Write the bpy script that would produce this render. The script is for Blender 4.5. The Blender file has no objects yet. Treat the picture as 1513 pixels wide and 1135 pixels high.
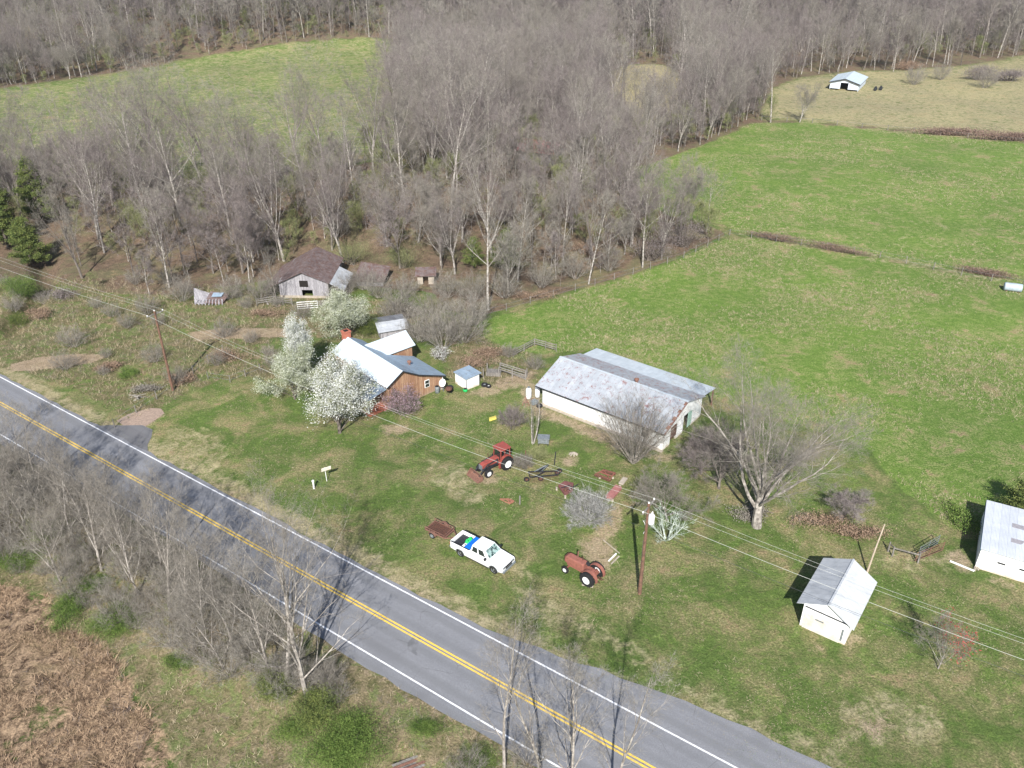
import bpy, bmesh, math, random
import numpy as np
from mathutils import Vector, Matrix
R=math.radians; PI=math.pi
random.seed(7); rs=np.random.RandomState(5)
S=bpy.context.scene; COL=S.collection
# ------------------------------------------------------------------ camera numbers
F,P,HC,CX,CY=1225.,R(29.87),51.,756.5,567.5
def ss(a,b,x):
    t=np.clip((x-a)/(b-a),0,1); return t*t*(3-2*t)
def terr(x,y):
    x=np.asarray(x,float); y=np.asarray(y,float)
    k=6.5*np.exp(-(((x+28)/48)**2+((y-172)/34)**2))*ss(119,150,y)*(1-ss(-5,40,x-(y-130)*0.45))
    far=34*ss(400,760,y)+10*ss(330,420,y-0.35*x-30)*ss(60,-60,x)
    dip=-1.6*ss(9.5,17,((x+64.18)*-.5653+(y-90.55)*-.8249))     # land falls away below the road
    DT=((-74.,88.),(-72.5,98.),(-70.,104.),(-71.5,112.),(-74,122.),(-80,134.)); dd=np.full(np.broadcast(x,y).shape,99.)
    for (ax,ay),(bx,by) in zip(DT,DT[1:]):
        t=np.clip(((x-ax)*(bx-ax)+(y-ay)*(by-ay))/((bx-ax)**2+(by-ay)**2),0,1); dd=np.minimum(dd,np.hypot(x-ax-t*(bx-ax),y-ay-t*(by-ay)))
    dip=dip-1.7*ss(2.6,.6,dd)*ss(86,91,y)
    u=0.05*np.sin(x*.35+1)*np.cos(y*.27)*ss(120,150,y)*0
    return k+far+dip+u
def at(px,py,z=None):
    u=(px-CX)/F; v=-(py-CY)/F
    d=(u,math.cos(P)+v*math.sin(P),-math.sin(P)+v*math.cos(P))
    if z is None:
        z=0.0
        for _ in range(40):
            t=(z-HC)/d[2]; z2=float(terr(d[0]*t,d[1]*t)); z=z*.5+z2*.5
    t=(z-HC)/d[2]
    return Vector((d[0]*t,d[1]*t,z))
# ------------------------------------------------------------------ helpers
def tag(o,label=None,cat=None,group=None,kind=None):
    if label: o['label']=label
    if cat: o['category']=cat
    if group: o['group']=group
    if kind: o['kind']=kind
    return o
def thing(name,label,cat,loc=(0,0,0),rz=0,group=None):
    o=bpy.data.objects.new(name,None); COL.objects.link(o); o.location=loc; o.rotation_euler=(0,0,rz)
    o.empty_display_size=.3
    return tag(o,label,cat,group)
class MB:
    def __init__(s): s.v=[]; s.f=[]
    def add(s,vs,fs):
        b=len(s.v); s.v.extend([tuple(p) for p in vs]); s.f.extend([tuple(i+b for i in f) for f in fs]); return s
    def box(s,x0,x1,y0,y1,z0,z1):
        return s.add([(x0,y0,z0),(x1,y0,z0),(x1,y1,z0),(x0,y1,z0),(x0,y0,z1),(x1,y0,z1),(x1,y1,z1),(x0,y1,z1)],
          [(0,3,2,1),(4,5,6,7),(0,1,5,4),(1,2,6,5),(2,3,7,6),(3,0,4,7)])
    def hexa(s,c):  # 8 corners bottom ccw then top
        return s.add(c,[(0,3,2,1),(4,5,6,7),(0,1,5,4),(1,2,6,5),(2,3,7,6),(3,0,4,7)])
    def bar(s,a,b,w,h=None):   # rectangular bar
        a=Vector(a); b=Vector(b); d=(b-a).normalized(); h=h or w
        up=Vector((0,0,1)) if abs(d.z)<.95 else Vector((1,0,0))
        x=d.cross(up).normalized()*w/2; y=x.cross(d).normalized()*h/2
        return s.hexa([a-x-y,a+x-y,b+x-y,b-x-y,a-x+y,a+x+y,b+x+y,b-x+y])
    def tube(s,pts,rad,n=6,cap=True):
        pts=[Vector(p) for p in pts]; rad=rad if isinstance(rad,(list,tuple)) else [rad]*len(pts)
        b=len(s.v)
        for i,p in enumerate(pts):
            d=(pts[min(i+1,len(pts)-1)]-pts[max(i-1,0)]).normalized()
            up=Vector((0,0,1)) if abs(d.z)<.9 else Vector((1,0,0))
            x=d.cross(up).normalized(); y=x.cross(d)
            for k in range(n):
                a=2*PI*k/n; s.v.append(tuple(p+(x*math.cos(a)+y*math.sin(a))*rad[i]))
        for i in range(len(pts)-1):
            for k in range(n):
                k2=(k+1)%n; s.f.append((b+i*n+k,b+i*n+k2,b+(i+1)*n+k2,b+(i+1)*n+k))
        if cap and n>3:
            s.f.append(tuple(b+k for k in range(n))[::-1]); e=b+(len(pts)-1)*n; s.f.append(tuple(e+k for k in range(n)))
        return s
    def prism(s,prof,y0,y1,ax='y'):  # profile (x,z) extruded along y
        n=len(prof); m=(lambda p,y:(p[0],y,p[1])) if ax=='y' else ((lambda p,y:(y,p[0],p[1])) if ax=='x' else (lambda p,y:(p[0],p[1],y)))
        vs=[m(p,y0) for p in prof]+[m(p,y1) for p in prof]
        return s.add(vs,[tuple(range(n)),tuple(range(2*n-1,n-1,-1))]+[(i+n,(i+1)%n+n,(i+1)%n,i) for i in range(n)])
    def lathe(s,c,prof,ax='y',n=20,caps=True):  # prof (r,h) about axis
        b=len(s.v)
        for r,h in prof:
            for k in range(n):
                a=2*PI*k/n
                p={'y':(r*math.cos(a),h,r*math.sin(a)),'z':(r*math.cos(a),r*math.sin(a),h),'x':(h,r*math.cos(a),r*math.sin(a))}[ax]
                s.v.append((c[0]+p[0],c[1]+p[1],c[2]+p[2]))
        for i in range(len(prof)-1):
            for k in range(n):
                k2=(k+1)%n; s.f.append((b+i*n+k,b+i*n+k2,b+(i+1)*n+k2,b+(i+1)*n+k))
        if caps: s.f.append(tuple(b+k for k in range(n))[::-1]); e=b+(len(prof)-1)*n; s.f.append(tuple(e+k for k in range(n)))
        return s
    def mesh(s,name,mat=None,smooth=False):
        me=bpy.data.meshes.new(name); me.from_pydata(s.v,[],s.f)
        if mat: me.materials.append(mat)
        bm=bmesh.new(); bm.from_mesh(me); bmesh.ops.recalc_face_normals(bm,faces=bm.faces); bm.to_mesh(me); bm.free()
        if smooth: me.shade_smooth()
        return me
    def build(s,name,mat,parent=None,smooth=False,bevel=0,label=None,cat=None,group=None,kind=None,loc=None,rz=0):
        o=bpy.data.objects.new(name,s.mesh(name,mat,smooth)); COL.objects.link(o)
        if parent: o.parent=parent
        if loc is not None: o.location=loc; o.rotation_euler=(0,0,rz)
        if bevel:
            m=o.modifiers.new('b','BEVEL'); m.width=bevel; m.segments=2; m.limit_method='ANGLE'; m.angle_limit=R(35)
        return tag(o,label,cat,group,kind)
def fastmesh(name,verts,faces_n,nv,mats):
    """verts (N,3) array ; every face nv consecutive verts"""
    me=bpy.data.meshes.new(name); N=len(verts); nf=N//nv
    me.vertices.add(N); me.vertices.foreach_set('co',np.ascontiguousarray(verts,dtype=np.float32).ravel())
    me.loops.add(N); me.loops.foreach_set('vertex_index',np.arange(N,dtype=np.int32))
    me.polygons.add(nf); me.polygons.foreach_set('loop_start',np.arange(0,N,nv,dtype=np.int32))
    me.update(calc_edges=True)
    for m in mats: me.materials.append(m)
    return me
# ------------------------------------------------------------------ materials
class NT:
    def __init__(s,name):
        s.m=bpy.data.materials.new(name); s.m.use_nodes=True; s.t=s.m.node_tree; s.N=s.t.nodes; s.L=s.t.links
        s.b=s.N['Principled BSDF']; s.tc=s.N.new('ShaderNodeTexCoord')
    def n(s,ty,**k):
        x=s.N.new(ty)
        for a,b in k.items():
            if a in x.inputs.keys() if isinstance(a,str) else False: x.inputs[a].default_value=b
            else: setattr(x,a,b)
        return x
    def l(s,a,b): s.L.new(a,b)
    def noise(s,scale,detail=4,rough=.6,vec=None,stretch=None,dist=0):
        x=s.N.new('ShaderNodeTexNoise'); x.inputs['Scale'].default_value=scale; x.inputs['Detail'].default_value=detail
        x.inputs['Roughness'].default_value=rough; x.inputs['Distortion'].default_value=dist
        v=vec or s.tc.outputs['Object']
        if stretch:
            mp=s.N.new('ShaderNodeMapping'); mp.inputs['Scale'].default_value=stretch; s.l(v,mp.inputs[0]); v=mp.outputs[0]
        s.l(v,x.inputs['Vector']); return x.outputs['Fac']
    def ramp(s,fac,a,b,ca=None,cb=None):
        x=s.N.new('ShaderNodeValToRGB'); e=x.color_ramp.elements; e[0].position=a; e[1].position=b
        if ca: e[0].color=(*ca,1)
        if cb: e[1].color=(*cb,1)
        s.l(fac,x.inputs[0]); return x.outputs[0]
    def mix(s,f,a,b,mode='MIX'):
        x=s.N.new('ShaderNodeMix'); x.data_type='RGBA'; x.blend_type=mode
        for k,v in ((0,f),(6,a),(7,b)):
            if isinstance(v,(int,float)): x.inputs[k].default_value=v
            elif isinstance(v,tuple): x.inputs[k].default_value=(*v,1)
            else: s.l(v,x.inputs[k])
        return x.outputs[2]
    def math(s,op,a,b=None,c=None):
        x=s.N.new('ShaderNodeMath'); x.operation=op
        for k,v in enumerate((a,b,c)):
            if v is None: continue
            if isinstance(v,(int,float)): x.inputs[k].default_value=v
            else: s.l(v,x.inputs[k])
        return x.outputs[0]
    def col(s,c):
        if isinstance(c,tuple): s.b.inputs['Base Color'].default_value=(*c,1)
        else: s.l(c,s.b.inputs['Base Color'])
    def bump(s,h,st=.5,dist=.05):
        x=s.N.new('ShaderNodeBump'); x.inputs['Strength'].default_value=st; x.inputs['Distance'].default_value=dist
        s.l(h,x.inputs['Height']); s.l(x.outputs[0],s.b.inputs['Normal'])
    def fin(s,rough=.8,metal=0,spec=.3):
        s.b.inputs['Roughness'].default_value=rough; s.b.inputs['Metallic'].default_value=metal
        s.b.inputs['Specular IOR Level'].default_value=spec; return s.m
def simple(name,c,c2=None,scale=6,rough=.8,metal=0,spec=.3,a=.35,b=.65,bump=0):
    m=NT(name); c2=c2 or tuple(x*.7 for x in c)
    f=m.noise(scale,5); m.col(m.ramp(f,a,b,c2,c))
    if bump: m.bump(f,bump,.03)
    return m.fin(rough,metal,spec)
def roofmat(name,base,base2,rust,rustcol=(.2,.07,.04),axis=0,pitch=.3,rough=.45,metal=.3,streak=(.25,6,1),spec=.4,rs_=(.55,.62)):
    m=NT(name); f=m.noise(1.1,5,.65); c=m.ramp(f,.35,.65,base2,base)
    sx=m.N.new('ShaderNodeSeparateXYZ'); m.l(m.tc.outputs['Object'],sx.inputs[0]); ax=sx.outputs[axis]
    st=m.noise(3.0,5,.7,stretch=(streak)); c=m.mix(m.math('MULTIPLY',m.ramp(st,.5,.75),.35),c,tuple(x*.6 for x in base2))
    if rust>0:
        r1=m.noise(1.6,6,.72,stretch=(1,1,1)); r2=m.noise(5,4,.7,stretch=streak)
        rr=m.math('ADD',m.math('MULTIPLY',r1,.55),m.math('MULTIPLY',r2,.45))
        k=m.ramp(rr,rs_[0]-rust*.1,rs_[1]-rust*.1); c=m.mix(m.math('MULTIPLY',k,.85),c,rustcol)
    # sheet seams + corrugation
    fr=m.math('FRACT',m.math('DIVIDE',ax,.66)); seam=m.math('LESS_THAN',fr,.05)
    c=m.mix(m.math('MULTIPLY',seam,.4),c,tuple(x*.45 for x in base2))
    cell=m.N.new('ShaderNodeTexWhiteNoise'); cell.noise_dimensions='1D'; m.l(m.math('FLOOR',m.math('DIVIDE',ax,.66)),cell.inputs['W'])
    c=m.mix(m.math('MULTIPLY',cell.outputs['Value'],.22),c,tuple(x*.7 for x in base2)); m.col(c)
    m.bump(m.math('SINE',m.math('MULTIPLY',ax,2*PI/.11)),.35,.02)
    return m.fin(rough,metal,spec)
def plankmat(name,c1,c2,c3,axis=0,w=.22,rough=.9,dirt=None):
    m=NT(name); sx=m.N.new('ShaderNodeSeparateXYZ'); m.l(m.tc.outputs['Object'],sx.inputs[0])
    xy=m.math('ADD',sx.outputs[0],sx.outputs[1]) if axis==2 else sx.outputs[axis]
    q=m.math('DIVIDE',xy,w); cell=m.N.new('ShaderNodeTexWhiteNoise'); cell.noise_dimensions='1D'; m.l(m.math('FLOOR',q),cell.inputs['W'])
    c=m.ramp(cell.outputs['Value'],.1,.9,c1,c2); g=m.noise(4,5,.7,stretch=(3,3,.35)); c=m.mix(m.ramp(g,.42,.7),c,c3)
    gap=m.math('LESS_THAN',m.math('FRACT',q),.07); c=m.mix(m.math('MULTIPLY',gap,.8),c,(.015,.012,.01))
    if dirt:
        d=m.ramp(m.math('ADD',sx.outputs[2],m.math('MULTIPLY',m.noise(2,3),.8)),.3,.9); c=m.mix(m.math('MULTIPLY',m.math('SUBTRACT',1,d),.6),c,dirt)
    m.col(c); m.bump(g,.3,.02); return m.fin(rough)
def leafmat(name,c1,c2,scale=.6,c3=None):
    m=NT(name); g=m.N.new('ShaderNodeNewGeometry'); f=m.noise(scale,3,vec=g.outputs['Position'])
    rn=m.N.new('ShaderNodeTexWhiteNoise'); rn.noise_dimensions='3D'
    sc=m.N.new('ShaderNodeVectorMath'); sc.operation='SNAP'; m.l(g.outputs['Position'],sc.inputs[0]); sc.inputs[1].default_value=(.25,.25,.25)
    m.l(sc.outputs[0],rn.inputs['Vector'])
    k=m.math('ADD',m.math('MULTIPLY',f,.6),m.math('MULTIPLY',rn.outputs['Value'],.4)); c=m.ramp(k,.3,.72,c1,c2)
    oi=m.N.new('ShaderNodeObjectInfo')
    if c3: c=m.mix(m.math('MULTIPLY',oi.outputs['Random'],.8),c,c3)
    m.col(c)
    m.b.inputs['Subsurface Weight'].default_value=0
    return m.fin(.8,0,.15)
MT={}
MT['bark']=leafmat('bark_grey',(.1,.085,.075),(.27,.24,.21),2.5,(.15,.13,.115))
MT['bark_pale']=leafmat('bark_pale',(.17,.15,.135),(.45,.42,.38),2.5)
MT['bark_mid']=leafmat('bark_mid',(.15,.132,.118),(.41,.375,.335),2)
MT['bark_dark']=leafmat('bark_dark',(.05,.042,.035),(.17,.145,.125),3)
MT['twig']=leafmat('twig_mauve',(.12,.1,.096),(.32,.28,.268),.4,(.17,.143,.137))
MT['twig_grey']=leafmat('twig_grey',(.14,.127,.108),(.36,.335,.295),.5,(.2,.18,.155))
MT['twig_silver']=leafmat('twig_silver',(.2,.195,.185),(.42,.415,.4),.8)
MT['twig_green']=leafmat('twig_green',(.13,.15,.06),(.3,.31,.15),.8)
MT['blossom']=leafmat('blossom',(.32,.34,.3),(.78,.79,.77),.9)
MT['blossom_green']=leafmat('blossom_green',(.22,.25,.15),(.58,.6,.5),.9)
MT['lichen']=leafmat('lichen_white',(.28,.33,.28),(.62,.68,.62),1.5)
MT['blossom_pink']=leafmat('blossom_pink',(.2,.13,.16),(.4,.28,.33),1.2)
MT['bud_red']=leafmat('bud_red',(.22,.04,.04),(.42,.12,.1),1.2)
MT['cedar']=leafmat('cedar_green',(.05,.08,.025),(.18,.21,.06),.6)
MT['leaf']=leafmat('leaf_green',(.05,.095,.018),(.17,.24,.06),.8)
MT['brush']=leafmat('brush_brown',(.15,.1,.07),(.35,.25,.18),.9)
MT['brush_red']=leafmat('brush_red',(.13,.085,.07),(.29,.2,.165),.9)
MT['straw']=leafmat('straw',(.22,.18,.11),(.46,.39,.27),.7)
MT['grass']=leafmat('grass_blade',(.055,.105,.018),(.17,.25,.055),.5)
MT['reed']=leafmat('reed',(.13,.085,.055),(.46,.33,.22),.8)
MT['windshield']=simple('windshield_painted_reflection',(.3,.42,.4),(.03,.05,.05),3.5,.05,0,.9,.42,.56)  # pale greenish patches paint a bright reflection into the glass colour
MT['black']=simple('black_rubber',(.02,.02,.022),rough=.85)
MT['glass']=simple('dark_glass',(.02,.03,.03),rough=.08,spec=.8)
MT['white']=simple('white_paint',(.82,.82,.82),(.7,.7,.69),2,.5)
_m=NT('truck_white_paint'); _z=_m.N.new('ShaderNodeSeparateXYZ'); _m.l(_m.tc.outputs['Object'],_z.inputs[0]); _q=_m.ramp(_m.math('ADD',_z.outputs[2],_m.math('MULTIPLY',_m.noise(4,4),.4)),.45,.85); _m.col(_m.mix(_q,(.5,.44,.36),(.83,.84,.85))); MT['carwhite']=_m.fin(.25,0,.6)
MT['chrome']=simple('chrome',(.55,.57,.6),(.4,.42,.45),5,.3,.8)
MT['rust']=simple('rusty_steel',(.25,.13,.095),(.12,.065,.05),9,.9,bump=.4)
MT['darkrust']=simple('dark_rust',(.16,.07,.045),(.05,.03,.025),9,.85,bump=.4)
MT['fadered']=simple('faded_red_paint',(.33,.12,.095),(.19,.085,.06),5,.6,a=.3,b=.7)
MT['red']=simple('tractor_red_paint',(.32,.07,.055),(.2,.06,.05),4,.5)
MT['orange']=simple('orange_rust',(.36,.16,.1),(.22,.1,.07),7,.8)
MT['blue']=simple('blue_plastic',(.01,.15,.6),(.01,.12,.5),3,.4)
MT['green']=simple('green_plastic',(.02,.5,.12),(.02,.4,.1),3,.5)
MT['yellow']=simple('yellow_paint',(.7,.6,.12),(.5,.42,.1),5,.5)
MT['steel']=simple('grey_steel',(.3,.33,.35),(.18,.2,.21),6,.5,.4)
MT['darksteel']=simple('dark_steel',(.04,.045,.055),(.025,.027,.03),6,.6,.3)
MT['concrete']=simple('concrete',(.42,.37,.31),(.3,.26,.21),3,.9)
MT['brick']=simple('brick_red',(.45,.16,.1),(.3,.1,.07),9,.9)
MT['pole']=simple('pole_wood',(.2,.11,.075),(.1,.06,.045),3,.9)
MT['weathered']=plankmat('weathered_wood',(.2,.185,.17),(.31,.29,.265),(.12,.11,.1),2,.12)
MT['wire']=simple('wire_aluminium',(.48,.49,.45),(.4,.41,.38),1,.6)
MT['dark']=simple('painted_hollow_shade',(.02,.017,.015),rough=.95)  # near-black colour painting the shade inside hollows
# ------------------------------------------------------------------ ground zones
def poly(pts): return np.array([tuple(at(*p)[:2]) for p in pts])
def inside(pl,X,Y):
    r=np.zeros(X.shape,bool); n=len(pl)
    for i in range(n):
        x1,y1=pl[i]; x2,y2=pl[(i+1)%n]
        c=((y1>Y)!=(y2>Y))
        xi=(x2-x1)*(Y-y1)/((y2-y1) if abs(y2-y1)>1e-9 else 1e-9)+x1
        r^=c&(X<xi)
    return r
F1=poly([(705,475),(760,462),(850,432),(930,410),(1000,385),(1075,352),(1110,352),(1300,384),(1420,408),(1640,450),(1700,700),(1700,860),(1513,820),(1400,775),(1330,720),(1280,660),(1060,590),(900,530),(862,516),(805,525),(735,508),(712,495)])
F2=poly([(930,250),(1000,228),(1060,205),(1110,182),(1190,182),(1350,196),(1700,232),(1700,460),(1420,404),(1300,378),(1090,346),(1068,330),(990,320),(940,290)])
F3=poly([(1118,178),(1140,130),(1190,112),(1260,104),(1350,103),(1420,97),(1513,82),(1700,70),(1700,228),(1350,192),(1200,180)])
LF=poly([(-300,160),(-120,150),(0,130),(120,115),(270,88),(430,62),(520,56),(590,57),(584,80),(575,112),(592,180),(582,220),(560,240),(430,255),(300,262),(0,266),(-300,275)])
CL=poly([(892,126),(905,104),(935,94),(980,94),(1008,112),(1020,150),(1012,182),(960,190),(905,176)])
WOOD=poly([(-300,275),(0,264),(300,260),(560,238),(586,220),(600,198),(650,60),(900,60),(1140,95),(1125,180),(1060,210),(935,252),(940,290),(1000,315),(1075,345),(1000,380),(935,405),(850,428),(705,468),(660,458),(640,432),(560,425),(430,408),(330,425),(240,437),(150,432),(60,424),(0,412),(-300,360)])
SCRUB=poly([(-300,340),(0,372),(240,420),(330,420),(430,440),(560,440),(700,475),(712,498),(735,510),(790,525),(795,560),(740,575),(700,560),(660,560),(640,500),(500,500),(400,500),(420,560),(330,560),(260,590),(200,625),(120,580),(40,552),(0,545),(-200,440)])
REED=poly([(-300,800),(0,862),(80,882),(92,930),(140,940),(170,975),(215,1040),(255,1100),(262,1250),(-300,1300)])
ROADSIDE=poly([(-500,500),(-300,560),(0,655),(330,845),(560,980),(700,1065),(830,1145),(900,1300),(-300,1300)])
DIRT=[poly(p) for p in ([(280,493),(330,485),(400,485),(436,487),(432,496),(350,500),(290,502)],[(20,537),(60,529),(110,524),(155,524),(142,534),(90,541),(40,549),(15,546)],
 [(185,622),(235,605),(244,612),(225,628),(200,640),(190,632)],[(795,600),(880,630),(960,668),(1010,672),(985,685),(900,660),(830,628),(780,612)],
 [(690,700),(720,690),(742,706),(735,716),(705,718)],[(845,800),(900,795),(915,820),(895,850),(870,830)],
 [(1270,1065),(1320,1062),(1320,1085),(1280,1092)],[(1195,945),(1215,945),(1212,962),(1193,964)],[(1245,955),(1268,915),(1275,925),(1262,962),(1246,968)],
 [(900,800),(925,770),(912,740),(890,760),(870,790)],[(780,560),(800,570),(800,610),(775,600),(765,580)],[(690,580),(740,560),(800,545),(770,570),(715,590)],
 [(1460,848),(1475,850),(1470,866),(1458,862)],[(1480,855),(1500,858),(1496,872),(1482,868)],[(560,628),(600,625),(610,640),(570,645)],[(1390,820),(1420,810),(1445,838),(1420,850)],[(835,672),(855,672),(855,690),(832,688)])]
TAN=[poly(p) for p in ([(620,672),(700,690),(720,740),(690,760),(640,720)],[(740,860),(830,880),(900,930),(1000,990),(980,1000),(880,950),(800,930)],
 [(980,985),(1060,1030),(1160,1080),(1250,1100),(1280,1150),(1200,1150),(1120,1110),(1020,1040)],[(1160,880),(1185,905),(1150,915)],[(1300,800),(1420,820),(1400,850),(1300,840)],
 [(250,620),(330,640),(340,700),(290,690),(240,650)],[(1220,1040),(1300,1020),(1420,1060),(1400,1100),(1250,1110)],[(700,800),(780,830),(820,900),(770,890)],
 [(1240,180),(1513,205),(1513,212),(1240,190)],[(1090,342),(1300,376),(1513,412),(1513,424),(1300,388),(1090,352)],[(1430,140),(1513,120),(1513,170),(1450,165)])]
RDX,RDY=.8249,-.5653; A0=at(0,557.2,0)
def road_w(X,Y): return (X-A0.x)*-.5653+(Y-A0.y)*-.8249
def axis(segs):
    out=[]
    for a,b,st in segs: out+=list(np.arange(a,b,st))
    out.append(segs[-1][1]); return np.array(out)
xs=axis([(-900,-300,30),(-300,-120,6),(-120,-85,1.5),(-85,50,.6),(50,100,1.5),(100,300,6),(300,900,30)])
ys=axis([(-60,20,8),(20,130,.6),(130,220,1.6),(220,420,3.5),(420,1400,25)])
GX,GY=np.meshgrid(xs,ys); GZ=terr(GX,GY)
def build_ground():
    nx,ny=len(xs),len(ys)
    V=np.stack([GX,GY,GZ],-1).reshape(-1,3)
    i=np.arange(nx*ny).reshape(ny,nx)
    Q=np.stack([i[:-1,:-1],i[:-1,1:],i[1:,1:],i[1:,:-1]],-1).reshape(-1,4).astype(np.int32)
    me=bpy.data.meshes.new('ground'); me.vertices.add(len(V)); me.vertices.foreach_set('co',V.astype(np.float32).ravel())
    me.loops.add(Q.size); me.loops.foreach_set('vertex_index',Q.ravel())
    me.polygons.add(len(Q)); me.polygons.foreach_set('loop_start',np.arange(0,Q.size,4,dtype=np.int32)); me.update(calc_edges=True)
    X,Y=V[:,0],V[:,1]
    f1=inside(F1,X,Y); f2=inside(F2,X,Y); f3=inside(F3,X,Y); lf=inside(LF,X,Y); cl=inside(CL,X,Y)
    field=f1*1.0+f2*.85+f3*.35+lf*.5
    fld=f1|f2|f3|lf|cl
    wood=(inside(WOOD,X,Y)|(Y>205))&~fld
    scrub=inside(SCRUB,X,Y)&~wood&~fld
    reed=inside(REED,X,Y); rside=inside(ROADSIDE,X,Y)&~reed
    dirt=np.zeros(len(X))
    for i_,p in enumerate(DIRT): dirt=np.maximum(dirt,inside(p,X,Y)*(2.2 if i_<2 else 1.0))
    tan=scrub*.4+f3*.85+lf*.5+cl*1.0+rside*.95+f2*.22
    for p in TAN: tan=np.maximum(tan,inside(p,X,Y)*.62)
    rw=road_w(X,Y); edge=np.clip(1-np.abs(rw+1.2)/1.6,0,1)*1.2; tan=np.maximum(tan,edge*(rw<0)); e2=np.clip(1-np.abs(rw+.5)/.7,0,1)*.9+np.clip(1-np.abs(rw-7.9)/.7,0,1)*.8; dirt=np.maximum(dirt,e2)
    def att(nm,r,g,b):
        a=me.color_attributes.new(nm,'FLOAT_COLOR','POINT'); d=np.ones((len(X),4),np.float32)
        d[:,0]=r; d[:,1]=g; d[:,2]=b; a.data.foreach_set('color',d.ravel())
    def blur(m,k=1):
        m=m.reshape(ny,nx).astype(float)
        for _ in range(k):
            p=np.pad(m,1,mode='edge'); m=(p[1:-1,1:-1]*2+p[:-2,1:-1]+p[2:,1:-1]+p[1:-1,:-2]+p[1:-1,2:])/6
        return m.ravel()
    att('zone_a',blur(np.clip(field,0,1)),blur(wood),blur(tan,2)); att('zone_b',blur(dirt),blur(reed,2),blur(scrub*1.0+rside*1.0,2))
    m=NT('ground_cover'); pos=m.N.new('ShaderNodeNewGeometry').outputs['Position']
    def chan(nm):
        a=m.N.new('ShaderNodeAttribute'); a.attribute_name=nm; sp=m.N.new('ShaderNodeSeparateColor'); m.l(a.outputs['Color'],sp.inputs[0]); return sp.outputs
    a=chan('zone_a'); b=chan('zone_b')
    big=m.noise(.045,4,.6,pos); mid=m.noise(.22,5,.65,pos,dist=.5); sm=m.noise(1.1,6,.75,pos,dist=.4); fine=m.noise(5.5,6,.8,pos); mid2=m.noise(.5,6,.72,pos,(1,1,1),.8)
    def thr(mask,lo,hi,nz,amt=.5):
        v=m.math('ADD',mask,m.math('MULTIPLY',m.math('SUBTRACT',nz,.5),amt*2)); return m.ramp(v,lo,hi)
    # short lawn: deep green, olive and straw
    lawn=m.mix(m.ramp(mid,.42,.57),(.095,.135,.04),(.225,.195,.105)); lawn=m.mix(m.ramp(sm,.35,.6),m.mix(.6,lawn,(.09,.15,.035)),lawn)
    lush=m.mix(m.ramp(sm,.35,.68),(.08,.145,.03),(.155,.212,.06)); lawn=m.mix(m.math('MULTIPLY',m.ramp(m.math('ADD',m.math('MULTIPLY',mid2,.6),m.math('MULTIPLY',sm,.4)),.5,.58),.85),lawn,lush)
    fieldc=m.mix(m.ramp(sm,.35,.65),(.1,.175,.034),(.17,.242,.062)); fieldc=m.mix(m.ramp(m.math('ADD',m.math('MULTIPLY',mid,.3),m.math('MULTIPLY',m.math('ADD',m.math('MULTIPLY',sm,.5),m.math('MULTIPLY',fine,.5)),.7)),.5,.62),fieldc,(.28,.27,.13))
    col=m.mix(thr(a[0],.3,.6,mid2,.35),lawn,fieldc)
    tanc=m.mix(m.ramp(sm,.35,.65),(.29,.245,.145),(.46,.39,.26)); tn=m.math('ADD',m.math('MULTIPLY',mid2,.62),m.math('MULTIPLY',sm,.38))
    col=m.mix(m.math('MULTIPLY',m.ramp(m.math('ADD',m.math('MULTIPLY',a[2],.27),tn),.6,.74),.8),col,tanc)
    # thin straw flecks everywhere
    fl=m.ramp(m.math('ADD',m.math('MULTIPLY',fine,.55),m.math('MULTIPLY',mid,.45)),.53,.62); col=m.mix(m.math('MULTIPLY',fl,.55),col,(.36,.31,.17))
    sc=m.mix(m.ramp(sm,.38,.62),(.1,.095,.045),(.23,.175,.115)); sc=m.mix(m.ramp(mid2,.5,.58),sc,(.11,.15,.045)); col=m.mix(m.math('MULTIPLY',thr(b[2],.4,.75,mid2,.5),.75),col,sc)
    lit=m.mix(m.ramp(sm,.35,.65),(.1,.072,.052),(.225,.16,.115)); lit=m.mix(m.ramp(mid,.46,.62),lit,(.15,.14,.08)); col=m.mix(thr(a[1],.35,.65,mid2,.4),col,lit)
    rd=m.mix(m.ramp(sm,.4,.58),(.07,.045,.032),(.42,.3,.2)); rd=m.mix(m.ramp(mid,.52,.66),rd,(.27,.2,.12)); col=m.mix(thr(b[1],.3,.7,m.math('ADD',m.math('MULTIPLY',mid,.6),m.math('MULTIPLY',sm,.4)),2.2),col,rd)
    dc=m.mix(m.ramp(sm,.35,.7),(.3,.22,.15),(.46,.36,.27)); col=m.mix(m.math('MULTIPLY',thr(b[0],.35,.95,m.math('ADD',m.math('MULTIPLY',sm,.6),m.math('MULTIPLY',fine,.4)),1.4),.8),col,dc)
    dk=m.ramp(fine,.34,.58,(.48,.5,.48),(1.2,1.2,1.2)); col=m.mix(1.0,col,dk,'MULTIPLY')
    vr=m.ramp(big,.35,.65,(.86,.86,.86),(1.08,1.06,1.0)); col=m.mix(1.0,col,vr,'MULTIPLY')
    m.col(col); h=m.math('ADD',m.math('MULTIPLY',fine,.5),sm); m.bump(h,.9,.22); m.fin(.95,0,.1)
    me.materials.append(m.m); me.shade_smooth()
    o=bpy.data.objects.new('ground',me); COL.objects.link(o); tag(o,kind='structure')
build_ground()
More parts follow.
